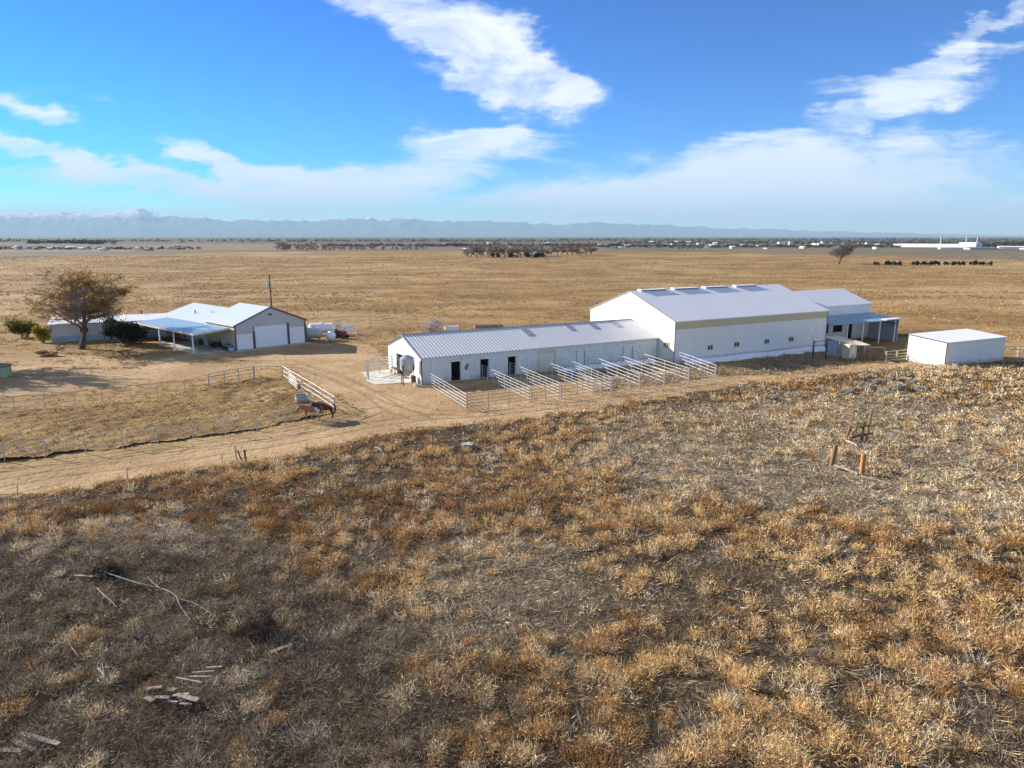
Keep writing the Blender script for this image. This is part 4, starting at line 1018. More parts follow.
def bin_():
    p = at(-1, 377.5); d = nrm(A(.96, .28, 0)); n = A(-d[1], d[0], 0); t = thing('metal_bin', 'pale green open metal bin at the edge of the yard', 'bin', p)
    P = lambda x, y, z: p + d * x + n * y + Z * z
    k = MB()
    for a, dd, L, nn in ((P(-1.1, -.8, 0), d, 2.2, -n), (P(-1.1, .8, 0), d, 2.2, n), (P(-1.1, -.74, 0), n, 1.48, -d), (P(1.1, -.74, 0), n, 1.48, d)): wall(k, a, dd, L, 1.35, nn, [], .06, .05)
    k.box(P(-1.05, -.75, .05), d * 2.1, n * 1.5, Z * .05); k.build('body', M['green_paint'], t)
    k = MB(); q = [P(-1.15, -.85, 1.36), P(1.15, -.85, 1.36), P(1.15, .85, 1.36), P(-1.15, .85, 1.36)]
    for a, b in zip(q, q[1:] + q[:1]): k.tube(a, b, .06, .06, 5)
    k.build('rim', M['dark_trim'], t)
    for x in (-.6, .0, .6): MB().box(P(x - .04, -.86, .1), d * .08, n * .06, Z * 1.2).build('rib', M['green_paint'], t)
bin_()
def trough():
    p = at(302, 402.5); t = thing('feed_drum', 'grey open drum inside the paddock near the horses', 'drum', p + Z * .1)
    p = p + Z * .12
    MB().lathe(p, Z, [(0, .55), (.05, .62), (.62, .66), (.66, .68), (.66, .58), (.2, .52), (.19, .02)], 18).build('body', M['pipe_grey'], t, False)
    MB().lathe(p + Z * .30, Z, [(0, .655), (.05, .67), (.1, .655)], 18).build('hoop', M['galv'], t)
trough()
for q, lab, sx_, sy_, sz_, mt in (((452, 330.5), 'short white stock trough in the field behind the stable barn', 2.4, .9, .75, 'tank_white'), ((489, 328), 'long low pale trough in the field behind the barn roof', 5.2, .8, .5, 'wood_pale')):
    p = at(*q); t = thing('trough', lab, 'trough', p); k = MB(); e = A(.97, .24, 0); n = A(-.24, .97, 0)
    for a, dd, L, nn in ((p - e * sx_ / 2, e, sx_, -n), (p - e * sx_ / 2 + n * sy_, e, sx_, n), (p - e * sx_ / 2 + n * .06, n, sy_ - .12, -e), (p + e * sx_ / 2 + n * .06, n, sy_ - .12, e)): wall(k, a, dd, L, sz_, nn, [], .06, .0)
    k.box(p - e * (sx_ / 2 - .06) + n * .06 + Z * .1, e * (sx_ - .12), n * (sy_ - .12), Z * .04); k.build('basin', M[mt], t)
    for s in (-.4, .4): MB().box(p + e * sx_ * s - e * .06 - n * .06 - Z * .1, e * .12, n * (sy_ + .12), Z * .1).build('foot', M['pipe_grey'], t)

# ------------------------------------------------------------------ horses
def horse(label, p, ang, mat, mane, low, sc_=1.0):
    V_ = [(-.50, 0, 1.22, .29), (-.05, 0, 1.17, .315), (.42, 0, 1.20, .30), (.72, 0, 1.38 - low * .1, .20), (.98, 0, 1.60 - low * .35, .135), (1.12, 0, 1.70 - low * .55, .115), (1.30, 0, 1.55 - low * .58, .095), (1.47, 0, 1.37 - low * .6, .07)]
    E_ = [(i, i + 1) for i in range(7)]
    for s in (-1, 1):
        b = len(V_); V_ += [(.50, s * .17, .98, .15), (.52, s * .17, .56, .068), (.52, s * .17, .16, .05), (.57, s * .17, .03, .065)]; E_ += [(2, b), (b, b + 1), (b + 1, b + 2), (b + 2, b + 3)]
        b = len(V_); V_ += [(-.56, s * .18, .98, .20), (-.48, s * .18, .78, .13), (-.70, s * .17, .50, .07), (-.64, s * .17, .16, .05), (-.59, s * .17, .03, .065)]; E_ += [(0, b), (b, b + 1), (b + 1, b + 2), (b + 2, b + 3), (b + 3, b + 4)]
        b = len(V_); V_ += [(1.11, s * .07, 1.84 - low * .55, .03)]; E_ += [(5, b)]
    t = thing('horse', label, 'horse', p + Z * .08)
    me = bpy.data.meshes.new('body'); me.from_pydata([v[:3] for v in V_], E_, []); me.materials.append(mat)
    o = bpy.data.objects.new('body', me); col.objects.link(o); o.parent = t; ROOT[o] = ROOT[t]
    md = o.modifiers.new('skin', 'SKIN'); md.use_smooth_shade = True
    sk = me.skin_vertices[0].data if me.skin_vertices else None
    if sk is None:
        import bmesh
        bm = bmesh.new(); bm.from_mesh(me); bm.verts.layers.skin.verify(); bm.to_mesh(me); bm.free(); sk = me.skin_vertices[0].data
    for i, v in enumerate(V_): sk[i].radius = (v[3] * .85, v[3]) if i < 8 else (v[3], v[3]); sk[i].use_root = i == 0
    s2 = o.modifiers.new('subsurf', 'SUBSURF'); s2.levels = s2.render_levels = 2
    base = A(*ROOT[t])
    k = MB(); k.pathtube([base + A(*q) for q in ((-.74, 0, 1.36), (-.88, 0, 1.20), (-.92, .02, .85), (-.88, .02, .5))], [.05, .085, .08, .03], 7); k.build('tail', mane, t, True)
    k = MB(); k.pathtube([base + A(*q) for q in ((.55, .03, 1.47), (.78, .06, 1.56 - low * .1), (1.0, .06, 1.72 - low * .36), (1.10, .03, 1.80 - low * .55), (1.22, 0, 1.72 - low * .58))], [.05, .08, .07, .06, .02], 6); k.build('mane', mane, t, True)
    t.rotation_euler = (0, 0, ang); t.scale = (sc_, sc_, sc_); return t
def horse_mat(name, c, patch=None):
    m, g = newmat(name); oc = g.n('ShaderNodeTexCoord').outputs['Object']; sx = g.n('ShaderNodeSeparateXYZ'); g.l(oc, sx.inputs[0])
    n = g.noise(oc, 2.5, 3); cc = g.ramp(n, [(.3, tuple(q * .85 for q in c)), (.7, tuple(min(1, q * 1.15) for q in c))])
    if patch:
        f = g.math('ADD', g.math('MULTIPLY', sx.outputs[0], -1), g.math('MULTIPLY', g.math('SUBTRACT', n, .5), .6))
        cc = g.mix(g.sstep(f, .24, .34), cc, rgb(*patch))
        cc = g.mix(g.sstep(sx.outputs[2], .62, .5), cc, rgb(*c))
    bsdf(g, cc, .55, 0, .3); return m
horse('light brown horse with pale rump standing behind the thin paddock rails', at(312.5, 422.0), R(192), horse_mat('sorrel', (.30, .13, .055), (.62, .52, .45)), plain('mane_tan', (.30, .15, .07), .9), .75, .98)
horse('dark bay horse standing behind the pale-rumped horse', at(325.5, 420.0), R(205), horse_mat('bay', (.085, .022, .014)), M['black'], .35, .98)

# ------------------------------------------------------------------ old posts and timber in the weeds
def leaning(name, lab, cat, a, top, r, mat, n=10):
    """a post standing at ground pixel a whose head is seen at pixel top"""
    p = atg(*a); q = onplane(top[0], top[1], p, A(0, 1, 0)); k = MB(); k.tube(p - (q - p) * .25, q, r * 1.05, r, n); k.lathe(q, q - p, [(0, r), (.02, r * .8)], n)
    return single(k, name, mat, lab, cat, p)
leaning('old_post', 'thick dark post leaning right, nearest the fallen pale log', 'post', (831.3, 466.5), (836, 445), .17, M['wood_brown'])
leaning('old_post', 'thick orange-brown post in full sun among grey weeds', 'post', (861.5, 475), (864, 454), .165, M['wood_orange'])
leaning('old_post', 'short brown post leaning right beside the broken frame', 'post', (845.5, 440.5), (850.5, 427), .12, M['wood_brown'])
leaning('old_post', 'thin brown stake standing between the broken frame and short leaning post', 'post', (855, 437), (857.3, 421.5), .06, M['wood_brown'])
def broken_frame():
    p = atg(862, 442); t = thing('broken_frame', 'broken dark wooden frame with tall leaning stake and crossbars in weeds', 'frame', p)
    a = p + A(.42, 0, .0); b = onplane(872, 411, p, A(0, 1, 0)); k = MB(); k.tube(a + A(-.15, 0, -.1), b, .11, .08, 6); k.build('stake', M['wood_brown'], t)
    b2 = onplane(864, 422.5, p, A(0, 1, 0)); k = MB(); k.tube(p + A(-.1, -.1, -.1), b2, .10, .085, 6); k.build('stake', M['wood_dark'], t)
    k = MB(); k.tube(onplane(851, 437, p, A(0, 1, 0)), onplane(873, 433, p, A(0, 1, 0)), .10, .085, 6); k.build('crossbar', M['wood_dark'], t)
    k = MB(); k.tube(onplane(859.5, 427.5, p, A(0, 1, 0)), onplane(870, 425, p, A(0, 1, 0)), .08, .07, 6); k.build('crossbar', M['wood_dark'], t)
    k = MB(); k.tube(onplane(850, 437, p, A(0, 1, 0)), onplane(857, 428, p, A(0, 1, 0)), .06, .05, 6); k.build('brace', M['wood_dark'], t)
broken_frame()
def log(name, lab, cat, a, b, r, mat, z=.12, n=8):
    p = atg(*a, z); q = atg(*b, z); k = MB(); m = (p + q) / 2 + A(.03, .05, .03); k.pathtube([p, m, q], [r, r * .95, r * .8], n); return single(k, name, mat, lab, cat, p)
log('fallen_log', 'long pale fallen log between the two thick posts', 'log', (834, 465.5), (858, 474), .09, M['wood_pale'], .22)
log('fallen_log', 'pale fallen log trailing right from the orange-brown post', 'log', (862, 476.5), (893, 485), .07, M['wood_pale'], .2)
log('fallen_log', 'short whitish log at the foot of the short leaning post', 'log', (846, 440.5), (857.5, 446), .06, M['board_white'], .25)
leaning('fence_stake', 'tall slim dark stake at the road edge beside two short leaning stakes', 'post', (237.5, 466), (234.7, 446), .055, M['wood_grey'])
leaning('fence_stake', 'dark stake leaning left, middle one of three beside the road', 'post', (243.5, 464.5), (237.5, 450.5), .055, M['wood_dark'])
leaning('fence_stake', 'short stout dark stake, right hand of three beside the road', 'post', (246, 463), (244.4, 450), .075, M['wood_dark'])
for a, b, lab in (((18, 497), (17, 485), 'thin dark stake at the road edge nearest the left border'), ((127.8, 479.5), (126.6, 468.5), 'lone thin stake halfway along the road edge on the left'), ((222.5, 465.5), (221.5, 454.5), 'thin stake just left of the three dark stakes'),
                  ((304, 453), (307.5, 443), 'thin stake leaning right beside the road bend, left of a pair'), ((325, 452), (329.5, 442.5), 'thin stake leaning right beside the road bend, right of a pair')):
    leaning('fence_stake', lab, 'post', a, b, .035, M['wood_grey'], 6)
for a, b, lab in (((863, 384), (864, 375), 'short reddish stake in weeds before the white gate'), ((883, 386), (883.5, 380), 'tiny reddish stake in weeds left of the metal shed')):
    leaning('fence_stake', lab, 'post', a, b, .06, M['wood_brown'], 6)
rs_ = random.Random(5)
def plank(lab, a, b, w, mat, z, group=None):
    p = atg(*a, z); q = atg(*b, z + rs_.uniform(-.02, .04)); d = q - p; n = nrm(np.cross(Z, d)); up = nrm(np.cross(d, n))
    k = MB(); k.box(p - n * w / 2, d, n * w, up * .035); return single(k, 'plank', M[mat], lab, 'plank', p, group)
plank('long weathered plank slanting down from the left border, upper one of three', (20, 733.5), (59, 744.5), .16, 'wood_pale', .16)
plank('short weathered plank between two longer planks by the left border', (14, 741.5), (34, 750.5), .15, 'wood_pale', .14)
plank('whitish plank lying level at the left border, lowest of three', (-12, 750), (22, 751), .17, 'wood_pale', .14)
plank('pale grey plank alone beside the dark hollow, upper left', (75, 575.5), (96, 577), .13, 'wood_pale', .14)
plank('short tan brown board tilted beside the dark brush pile', (271, 652.5), (292, 644.5), .18, 'wood_tan', .22)
SL = ['top slat of the ladder-like row of thin boards', 'second slat from the top of the ladder-like row', 'third slat from the top of the ladder-like row', 'longest pale slat at the bottom of the ladder-like row']
for i, (a, b) in enumerate((((206, 668), (222, 667)), ((192, 673), (214, 671.5)), ((189, 677), (212, 677)), ((176, 678), (202, 683)))):
    plank(SL[i], a, b, .07, 'wood_pale', .18)
HEAP = []
for i in range(11):
    x = 143 + rs_.random() * 38; y = 688 + (x - 143) * .22 + rs_.uniform(-3, 9); L_ = rs_.uniform(8, 22)
    plank('broken whitish board in the small heap below the row of slats', (x, y), (x + L_, y + rs_.uniform(-2, 6)), rs_.uniform(.08, .2), 'board_white' if i % 3 == 0 else 'wood_pale',   .10 + .02 * i, 'heap of broken whitish boards')
def dead_branch(lab, pts, r, z=.3, sub=()):
    q = [atg(*p, z + rs_.uniform(-.05, .08)) for p in pts]; t = thing('dead_branch', lab, 'branch', q[0])
    MB().pathtube(q, [r * (1 - .7 * i / len(q)) for i in range(len(q))], 6).build('stem', M['wood_bleached'], t, True)
    for s in sub:
        w = [atg(*p, z + rs_.uniform(0, .12)) for p in s]
        MB().pathtube(w, [r * .6 * (1 - .7 * i / len(w)) for i in range(len(w))], 5).build('side_branch', M['wood_bleached'], t, True)
dead_branch('long bleached dead branch snaking through dark weeds with forked end', [(104, 572), (122, 578), (141, 584), (160, 588), (171, 592), (177, 597), (179, 604), (184, 611), (190, 620)], .034, .34, [[(179, 599), (192, 602), (203, 608), (212, 614)], [(122, 578), (112, 583), (108, 590)], [(160, 588), (152, 582), (147, 576)]])
dead_branch('thin bleached dead twig left of the long branch', [(97, 588), (103, 594), (110, 600), (117, 607)], .028, .34, [[(110, 600), (120, 600), (128, 603)]])
dead_branch('small forked bleached branch near the left border', [(60, 647), (70, 645), (79, 657)], .03, .34, [[(70, 645), (68, 637)], [(70, 645), (58, 641)]])
dead_branch('upright bleached dead twigs above the broken boards', [(98, 668), (104, 675), (110, 684)], .028, .4, [[(104, 675), (102, 662)], [(110, 684), (114, 670)]])
dead_branch('pale twig lying under the right side of the long branch', [(188, 606), (214, 604), (232, 603)], .022, .38, [])
def junk(lab, p, pts, mat, cat):
    o = atg(*p, .25); k = MB(); q = [atg(*x, .25 + rs_.uniform(0, .12)) for x in pts]; k.poly(q); k.poly([x - Z * .04 for x in q][::-1])
    for a, b in zip(q, q[1:] + q[:1]): k.poly([a, a - Z * .04, b - Z * .04, b])
    return single(k, cat.replace(' ', '_'), mat, lab, cat, o)
junk('bent grey metal sheet lying in weeds near the road', (468, 443), [(461, 443), (469, 441.5), (474, 443), (472, 445), (464, 444.8)], M['pipe_grey'], 'metal sheet')
junk('pale yellowish sheet of board in weeds below the grey metal sheet', (490, 472), [(486, 472), (489, 470.5), (494, 471.2), (492, 473)], M['wood_pale'], 'board')
log('fallen_log', 'pale stick lying at the weed edge near the road bend', 'log', (375, 447), (382, 451), .05, M['wood_pale'], .3)
# ------------------------------------------------------------------ weeds
rng = np.random.RandomState(11)
def scatter(ymin, ymax, dens, wide=.80):
    n = int((ymax - ymin) * (ymin + ymax) * wide * dens)
    y = np.sqrt(rng.uniform(ymin ** 2, ymax ** 2, n)); x = rng.uniform(-1, 1, n) * (wide * y + 3)
    return x, y
def unit(n):
    v = rng.normal(size=(n, 3)); return v / np.linalg.norm(v, axis=1, keepdims=True)
def tufts(x, y, size, K, el0, el1, colr, spread=.22, branch=.65, lenk=(.55, 1.05), minpx=.75, jit=.9, wk=1.0):
    """blades of many tufts: stems from the root and side shoots along them"""
    n = len(x); i = np.repeat(np.arange(n), K); m = len(i)
    S = size[i]; P = np.stack([x, y, gz(x, y) - .02], 1)[i]
    a = rng.uniform(0, 2 * np.pi, m); r = np.sqrt(rng.uniform(0, 1, m)) * spread * S
    el = np.radians(rng.uniform(el0, el1, m))
    d = np.stack([np.cos(el) * np.cos(a), np.cos(el) * np.sin(a), np.sin(el)], 1)
    b = P + np.stack([r * np.cos(a), r * np.sin(a), 0 * r], 1)
    L = S * rng.uniform(*lenk, m)
    br = rng.uniform(0, 1, m) < branch
    t = rng.uniform(.25, .9, m)
    b = np.where(br[:, None], b + d * (L * t)[:, None], b)
    d2 = d + jit * unit(m); d2[:, 2] = np.abs(d2[:, 2]) * .8 + .05; d2 /= np.linalg.norm(d2, axis=1, keepdims=True)
    d = np.where(br[:, None], d2, d); L = np.where(br, S * rng.uniform(.12, .34, m), L)
    dist = np.linalg.norm(b - CAM, axis=1)
    w = np.maximum(.011 * wk, dist / FOC * minpx) * rng.uniform(.7, 1.3, m)
    s = np.cross(d, unit(m)); s /= np.linalg.norm(s, axis=1, keepdims=True) + 1e-6
    V = np.stack([b - s * w[:, None] / 2, b + s * w[:, None] / 2, b + d * L[:, None]], 1)
    C = colr[i] * rng.uniform(.60, 1.38, (m, 1)) * (1 + .08 * rng.normal(size=(m, 3)))
    return V, np.clip(C, .01, .8)
def lerp(a, b, t): return A(*a) * (1 - t[:, None]) + A(*b) * t[:, None]

def make_weeds():
    gold, straw, twig = [], [], []
    for (y0, y1, dens, K, mp) in ((15, 26, 5.2, 190, .55), (26, 40, 4.6, 105, .58), (40, 60, 3.7, 58, .66), (60, 112, 2.3, 34, .80)):
        for big_ in (True, False):
            x, y = scatter(y0, y1, dens * (.72 if big_ else 1.3))
            k = inpoly(x, y, BRUSH) & ~((np.abs(x - 58.5) < 8) & (np.abs(y - 89.5) < 3.2)); x, y = x[k], y[k]
            dk = zone(x, y, DARKZ, 2.2); st = np.maximum(np.maximum(zone(x, y, STRAWZ, 3), zone(x, y, STRAW2, 1.5)), zone(x, y, STRAW3, 1.2) * .8)
            big = fbm(x / 5 + 2, y / 5 + 4, 3); fine = fbm(x / 1.15 + 31, y / 1.15, 3)
            u = rng.uniform(0, 1, len(x))
            pg = (.30 + 3.2 * (fine - .47) + 2.6 * (big - .47)) * (1 - .60 * dk) * (1 - .62 * st) + (.26 if big_ else .40) * (1 - dk) * (1 - .6 * st)
            near_shed = ss(x, 38, 50) * ss(y, 62, 72); pg = np.maximum(pg, near_shed * .8)
            g = u < pg
            size = ((.40 + .44 * rng.uniform(0, 1, len(x)) ** 2.0) if big_ else rng.uniform(.14, .32, len(x))) * (.8 + .45 * fine)
            tone = np.clip(.5 + 2.8 * (fbm(x / 8 + 50, y / 8, 3) - .5) +   .40 * rng.normal(size=len(x)), 0, 1)
            c = lerp((.29, .155, .060), (.75, .49, .235), tone) if big_ else lerp((.13, .075, .031), (.44, .285, .125), tone)
            mute = dk * (rng.uniform(0, 1, len(x)) < .8); c = c * (1 - mute[:, None]) + mute[:, None] * lerp((.15, .115, .072), (.40, .33, .215), rng.uniform(0, 1, len(x)))
            pale = (rng.uniform(0, 1, len(x)) < .17 + .5 * st + .4 * near_shed)
            c[pale] = lerp((.62, .46, .27), (.76, .60, .40), rng.uniform(0, 1, pale.sum()))
            gold.append(tufts(x[g], y[g], size[g], K if big_ else K // 4, 12, 88, c[g], minpx=mp, spread=.3, branch=.78, jit=1.15))
        # matted grey straw between
        x, y = scatter(y0, y1, dens * .95); k = inpoly(x, y, BRUSH); x, y = x[k], y[k]
        st = np.maximum(np.maximum(zone(x, y, STRAWZ, 3), zone(x, y, STRAW2, 2.4) * .7), zone(x, y, STRAW3, 1.2)); dk = zone(x, y, DARKZ, 2.2)
        u = rng.uniform(0, 1, len(x)); g = u < .16 + .66 * st + .55 * dk
        c = lerp((.36, .28, .165), (.62, .52, .36), rng.uniform(0, 1, len(x))) * (1 - (.25 + .45 * rng.uniform(0, 1, (len(x), 1))) * dk[:, None]) * (1 - dk[:, None] * A(0, .0, -.12))
        straw.append(tufts(x[g], y[g], rng.uniform(.5, 1.0, g.sum()), max(8, K // 4), 2, 34, c[g], spread=.6, branch=.25, lenk=(.4, .9), minpx=mp, jit=.6))
        # short broken litter lying flat everywhere
        x, y = scatter(y0, y1, dens * 3.2); k = inpoly(x, y, BRUSH); x, y = x[k], y[k]; dk = zone(x, y, DARKZ, 2.2)
        c = lerp((.16, .10, .05), (.50, .37, .21), rng.uniform(0, 1, len(x)) ** 1.2) * (1 - .35 * dk[:, None])
        straw.append(tufts(x, y, rng.uniform(.2, .5, len(x)), max(6, K // 14), 0, 40, c, spread=1.2, branch=.1, lenk=(.3, .9), minpx=mp, jit=.8))
        # dead dark twigs
        x, y = scatter(y0, y1, dens * .9); k = inpoly(x, y, BRUSH); x, y = x[k], y[k]
        dk = zone(x, y, DARKZ, 2.2); fine = fbm(x / 1.7 + 3, y / 1.7 + 60, 3); st = zone(x, y, STRAWZ, 3)
        g = rng.uniform(0, 1, len(x)) < .30 + .60 * dk * (.3 + 1.4 * fine) + .1 * st
        c = lerp((.11, .08, .05), (.34, .27, .185), rng.uniform(0, 1, len(x)) ** 1.3); wht = rng.uniform(0, 1, len(x)) < .12; c[wht] = A(.56, .50, .42)
        twig.append(tufts(x[g], y[g], rng.uniform(.35, .75, g.sum()), max(8, int(K * .42)), 8, 70, c[g], spread=.5, branch=.55, lenk=(.5, 1.1), minpx=mp * .85, jit=1.1))
    # weeds on the verges, pens and yard
    cat_ = lambda l: (np.concatenate([a for a, _ in l]), np.concatenate([b for _, b in l]))
    for nm, l in (('golden_weeds', gold), ('matted_straw', straw), ('dead_twigs', twig)):
        V, C = cat_(l); o = tri_mesh(nm, V, C, M['blade']); kind(o, 'stuff')
        print(nm, len(V))
    # short dry grass of the wide field and of the unused corners
    L = []
    PEN = [tuple(F(a, b)[:2]) for a, b in ((14.5, -12.6), (31, -12.6), (33, -4), (15, -1.5))]
    SHADEP = W([(668, 366), (720, 366), (800, 352), (905, 344), (905, 362), (850, 372), (780, 376), (700, 374)])
    for (y0, y1, dens, K, mp) in ((62, 120, 1.5, 9, .7), (120, 210, .75, 7, .6), (210, 330, .36, 6, .5), (330, 560, .10, 6, .45)):
        x, y = scatter(y0, y1, dens)
        ok = ~inpoly(x, y, BRUSH) & ~(inpoly(x, y, ROAD) & ((x > -46) | (y < 80) | (segdist(x, y, TRACKS[1], False) < 3.5))) & ~inpoly(x, y, PADDOCK)
        inb = inpoly(x, y, [tuple(F(a, b)[:2]) for a, b in ((-.5, -.3), (32.5, -.3), (32.5, -3.6), (62, -3.8), (78, -4.8), (78, 16), (-.5, 16))]) | inpoly(x, y, [tuple(Gp(a, b)[:2]) for a, b in ((-5.6, -.5), (11.6, -.5), (11.6, 27), (-5.6, 27))]) | inpoly(x, y, [(-71.5, 107), (-52, 115), (-56, 123), (-75, 115)])
        nz = fbm(x / 9, y / 5, 3)
        ok &= ~inb & (rng.uniform(0, 1, len(x)) < ss(nz, .30, .60))
        x, y = x[ok], y[ok]
        tone = np.clip(.5 + 2.2 * (fbm(x / 14, y / 9 + 20, 3) - .5) + .25 * rng.normal(size=len(x)), 0, 1)
        c = lerp((.22, .130, .050), (.54, .36, .155), tone)
        L.append(tufts(x, y, rng.uniform(.22, .48, len(x)) * (1 + (y0 > 100) * .2 + (y0 > 300) * .4), K, 5, 70, c, spread=.5, branch=.5, minpx=mp))
    x = rng.uniform(8, 40, 5000); y = rng.uniform(64, 98, 5000); k = inpoly(x, y, PEN) | inpoly(x, y, SHADEP); x, y = x[k], y[k]
    x2, y2 = scatter(60, 100, .7); k = inpoly(x2, y2, SHADEP); x = np.r_[x, x2[k]]; y = np.r_[y, y2[k]]
    g = fbm(x / 2, y / 2, 2) > .42; x, y = x[g], y[g]
    c = lerp((.26, .20, .13), (.46, .38, .26), rng.uniform(0, 1, len(x)))
    L.append(tufts(x, y, rng.uniform(.3, .6, len(x)), 14, 10, 80, c, spread=.5, minpx=.8))
    # frayed growth along the road edge, round fence feet and in the paddock
    rx, ry = scatter(40, 112, 1.0); d = segdist(rx, ry, ROAD); k = inpoly(rx, ry, ROAD) & (d < 1.6) & (rng.uniform(0, 1, len(rx)) < .45); 
    k |= inpoly(rx, ry, PADDOCK) & (segdist(rx, ry, PADDOCK) < .8) & (rng.uniform(0, 1, len(rx)) < .6)
    k |= inpoly(rx, ry, PADDOCK) & (rng.uniform(0, 1, len(rx)) < .25)
    x, y = rx[k], ry[k]; c = lerp((.30, .20, .09), (.46, .34, .17), rng.uniform(0, 1, len(x)))
    L.append(tufts(x, y, rng.uniform(.12, .32, len(x)), 12, 10, 80, c, spread=.6, minpx=.7))
    V, C = cat_(L); o = tri_mesh('dry_grass', V, C, M['blade']); kind(o, 'stuff'); print('dry_grass', len(V))
    # clods, stones and droppings on the bare earth
    x, y = scatter(42, 108, 4.0); k = (inpoly(x, y, ROAD) | inpoly(x, y, PADDOCK)); pd = inpoly(x, y, PADDOCK)
    k &= rng.uniform(0, 1, len(x)) < np.where(pd, .95, .06 * ss(fbm(x / 4, y / 4, 2), .35, .7)); k &= ~inpoly(x, y, [tuple(Gp(a, b)[:2]) for a, b in ((-5.6, -1.2), (11.6, -1.2), (11.6, 27), (-5.6, 27))]); x, y, pd = x[k], y[k], pd[k]
    n = len(x); c0 = np.stack([x, y, gz(x, y) + np.where(pd, .22 + clods(x, y) * .8, .05)], 1); r = rng.uniform(.03, .09, n)
    V = []; 
    for q in range(3):
        a0 = rng.uniform(0, 6.28, n)
        V.append(np.stack([c0 + np.stack([r * np.cos(a0 + k_), r * np.sin(a0 + k_), -.03 + 0 * r], 1) for k_ in (0, 2.1)] + [c0 + np.stack([rng.uniform(-.3, .3, n) * r, rng.uniform(-.3, .3, n) * r, r * 1.1], 1)], 1))
    V = np.concatenate(V); C = np.tile(lerp((.15, .095, .045), (.40, .27, .13), rng.uniform(0, 1, n)), (3, 1))
    o = tri_mesh('earth_clods', V, C, M['blade']); kind(o, 'stuff')
make_weeds()

# ------------------------------------------------------------------ trees and shrubs
def grow(seed, H, spread, r0, levels, kids, up=.35, lean=(0, 0), first=.22, gnarl=.25):
    """limb skeleton: list of (p0, p1, r0, r1, level)"""
    rr = random.Random(seed); segs = []; tips = []
    def limb(p, d, L, r, lv):
        n = 4 if lv < 2 else 3; pts = [p]; dd = d
        for i in range(n):
            dd = nrm(dd + A(rr.gauss(0, gnarl), rr.gauss(0, gnarl), rr.gauss(0, gnarl * .6) + up * .12)); q = pts[-1] + dd * (L / n)
            ra = r * (1 - .62 * i / n); rb = r * (1 - .62 * (i + 1) / n); segs.append((pts[-1], q, ra, rb, lv)); pts.append(q)
        if lv >= levels: tips.append((pts, dd)); return
        k = kids[lv]
        for j in range(k):
            t = rr.uniform(first if lv == 0 else .25, 1.0); i = min(n - 1, int(t * n)); q = pts[i] + (pts[i + 1] - pts[i]) * (t * n - i)
            a = j * 2.4 + rr.uniform(-.6, .6); h = A(math.cos(a), math.sin(a), 0)
            h = h - dd * (h @ dd) * .6
            w = nrm(dd * rr.uniform(.35, .8) + h * rr.uniform(.7, 1.2) * spread + Z * up * rr.uniform(-.2, .6))
            limb(q, w, L * rr.uniform(.52, .78), max(.012, r * (1 - .62 * t) * rr.uniform(.45, .68)), lv + 1)
    limb(A(0, 0, 0), nrm(A(lean[0], lean[1], 1)), H * .55, r0, 0); return segs, tips
